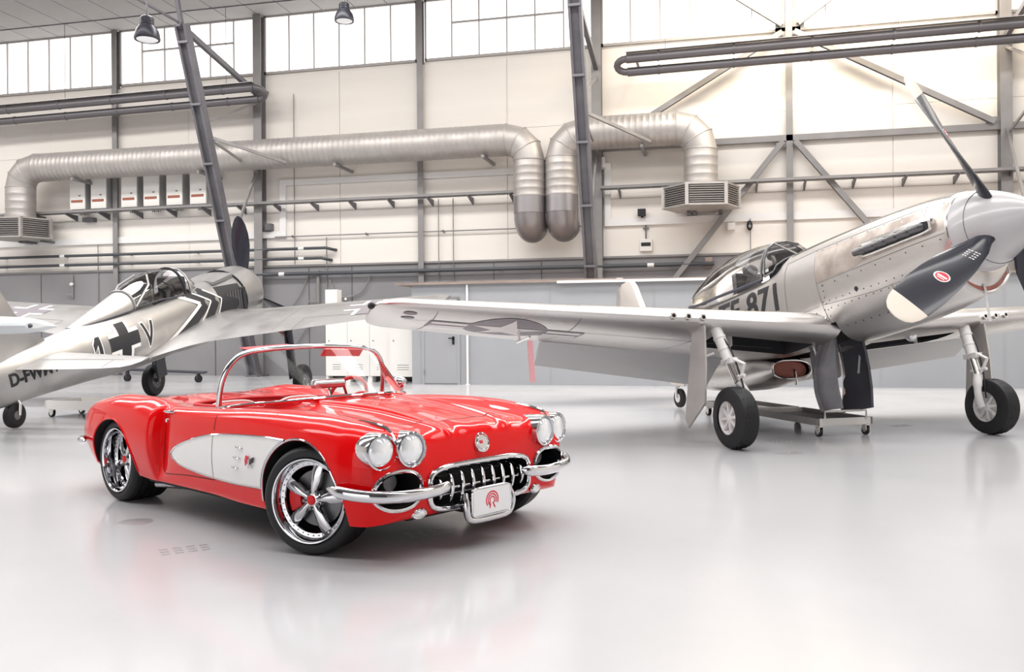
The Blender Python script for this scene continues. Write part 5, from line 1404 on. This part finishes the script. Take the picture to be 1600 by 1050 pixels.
FW(G().tube([tw + Vector((.08, 0, .30)), tw + Vector((.30, .0, .42))], .03, 8), 'tail_wheel_brace', 'bright_metal')
place_plane(fw, -5.99348, 18.25144, 1.381589, .234431, .974310, 0.008)
# ================================================================ THINGS ON THE FLOOR
def cthing(name, label, cat, x, y, hd=0, group=None):
    return thing(name, label, cat, CW(x, y, 0), hd + VIEW, group)
def caster(o, x, y, r=.055):
    c = G().cyl((x, y - .02, r), (x, y + .02, r), r, 16).build('castor_wheel', 'rubber', o)
    G().cyl((x, y - .022, r), (x, y + .022, r), r * .55, 12).build('castor_hub', 'bright_metal', c)
    G().box(x - .03, x + .05, y - .03, y - .024, r, .13).box(x - .03, x + .05, y + .024, y + .03, r, .13).box(x - .04, x + .05, y - .03, y + .03, .12, .135).build('castor_fork', 'bright_metal', c, smooth=0)
# long drip tray under the silver fighter; local x runs along it towards the camera
hd = math.atan2(10.78 - 13.6, 4.15 - 3.35); L = math.hypot(10.78 - 13.6, 4.15 - 3.35)
o = cthing('drip_tray', 'low white-framed drip tray on castors beneath the silver fighter', 'drip tray', (4.15 + 3.35) / 2, (10.78 + 13.6) / 2, hd)
w = .40
for x0, x1 in ((-L/2, -.1), (.0, L/2)):
    G().box(x0 + .03, x1 - .03, -w + .02, w - .02, .15, .165).build('tray_pan', 'cover_grey', o, smooth=0)
    for a in ((x0, x1, -w, -w + .03), (x0, x1, w - .03, w), (x0, x0 + .03, -w, w), (x1 - .03, x1, -w, w)):
        G().box(*a, .14, .225).build('tray_rim', 'white_enamel' if a[1] - a[0] < .1 else 'steel_light', o, smooth=0)
G().tube([(L/2 + .01, -.30, .20), (L/2 + .01, -.30, .315), (L/2 + .01, .30, .315), (L/2 + .01, .30, .20)], .014, 8).build('push_handle', 'white_enamel', o, smooth=0)
for x in (-L/2 + .08, L/2 - .06, -.05):
    for y in (-w + .06, w - .06): caster(o, x, y)
    G().box(x - .05, x + .05, -w, w, .13, .15).build('cross_member', 'white_enamel', o, smooth=0)
o = cthing('tool_tray', 'small clear-sided tray on castors beyond the red car tail', 'drip tray', -6.75, 14.1, -.35)
G().box(-.75, .75, -.35, .35, .13, .145).build('tray_pan', 'steel_light', o, smooth=0)
for a in ((-.75, .75, -.36, -.34), (-.75, .75, .34, .36), (-.76, -.74, -.36, .36), (.74, .76, -.36, .36)): G().box(*a, .13, .27).build('tray_rim', 'white_enamel', o, smooth=0)
for x in (-.68, .68):
    for y in (-.3, .3): caster(o, x, y)
# tow bar behind the old fighter's wheel
x0, y0, x1, y1 = -10.9, 24.2, -8.3, 23.3
hd = math.atan2(y1 - y0, x1 - x0); L = math.hypot(x1 - x0, y1 - y0)
o = cthing('tow_bar', 'black wheeled tow bar lying behind the old fighter main wheel', 'tow bar', (x0 + x1) / 2, (y0 + y1) / 2, hd)
G().tube([(-L/2, 0, .34), (L/2, 0, .27)], .04, 10).build('bar', 'gear_dark', o)
G().tube([(L/2 - .1, -.2, .27), (L/2, 0, .27), (L/2 - .1, .2, .27)], .03, 8).build('fork', 'gear_dark', o)
for x in (-L/2 + .15, L/2 - .2):
    G().cyl((x, -.04, .10), (x, .04, .10), .10, 18).build('wheel', 'rubber', o); G().box(x - .02, x + .02, -.06, .06, .1, .3).build('wheel_bracket', 'gear_dark', o, smooth=0)
# wing of a further aircraft at the left edge, on its trestle
o = cthing('aircraft_wing', 'pale blue rounded wing end poking in above the old fighter tail', 'aircraft wing', -8.2, 10.4, 0)
rows = [(y, -.62 + .1 * y * 0, 1.45, c, t, 1.0) for y, c, t in ((-3.0, 1.5, .17), (0, 1.4, .17), (1.6, 1.3, .17), (2.1, 1.25, .17), (2.32, 1.12, .17), (2.46, .85, .16), (2.52, .5, .14))]
G().rings([[(p[1], p[0] + .3, p[2]) for p in r] for r in wing_rings(rows, 12)]).build('wing_panel', 'pale_blue', o, smooth=50)
G().ball((2.50, -.22, 1.45), (.05, .05, .03), 10, 6).build('tip_lamp', 'gear_dark', o)
for x in (-2.2, .2):
    G().box(x - .05, x + .05, -.35, 1.0, 1.26, 1.36).build('trestle_beam', 'wood_board', o, smooth=0)
    for y in (-.25, .9):
        for d in (-.25, .25): G().beam((x + d, y, 0), (x, y, 1.28), .06, .06).build('trestle_leg', 'wood_board', o, smooth=0)
# steel plates and gratings let into the floor
mat('floor_plate', (.36, .36, .37), .35, metal=.2)
PLB = ['round steel cover in the floor in front of the car rear wheel', 'slotted grate in the floor below the red car sill', 'slotted grate in the floor in front of the fighter main wheel',
       'nearer slotted grate in the floor below the fighter main wheel', 'slotted grate in the floor under the car number plate', 'slotted grate in the floor beside the white-framed tray handle']
for i, (x, y) in enumerate(((-2.72, 6.2), (-2.06, 5.42), (3.19, 10.35), (3.0, 9.34), (-.58, 5.81), (5.33, 11.86))):
    o = cthing('floor_grate', PLB[i], 'floor grate', x, y, .5, 'grates in the floor')
    if i == 0: G().lathe([(0, .0015), (.12, .0015), (.125, 0)], 28).build('cover', 'floor_plate', o); continue
    for k in range(4):
        for j in range(3): G().box(-.15 + k * .08, -.15 + k * .08 + .05, -.09 + j * .065, -.09 + j * .065 + .03, .0, .0015).build('slot', 'floor_plate', o, smooth=0)
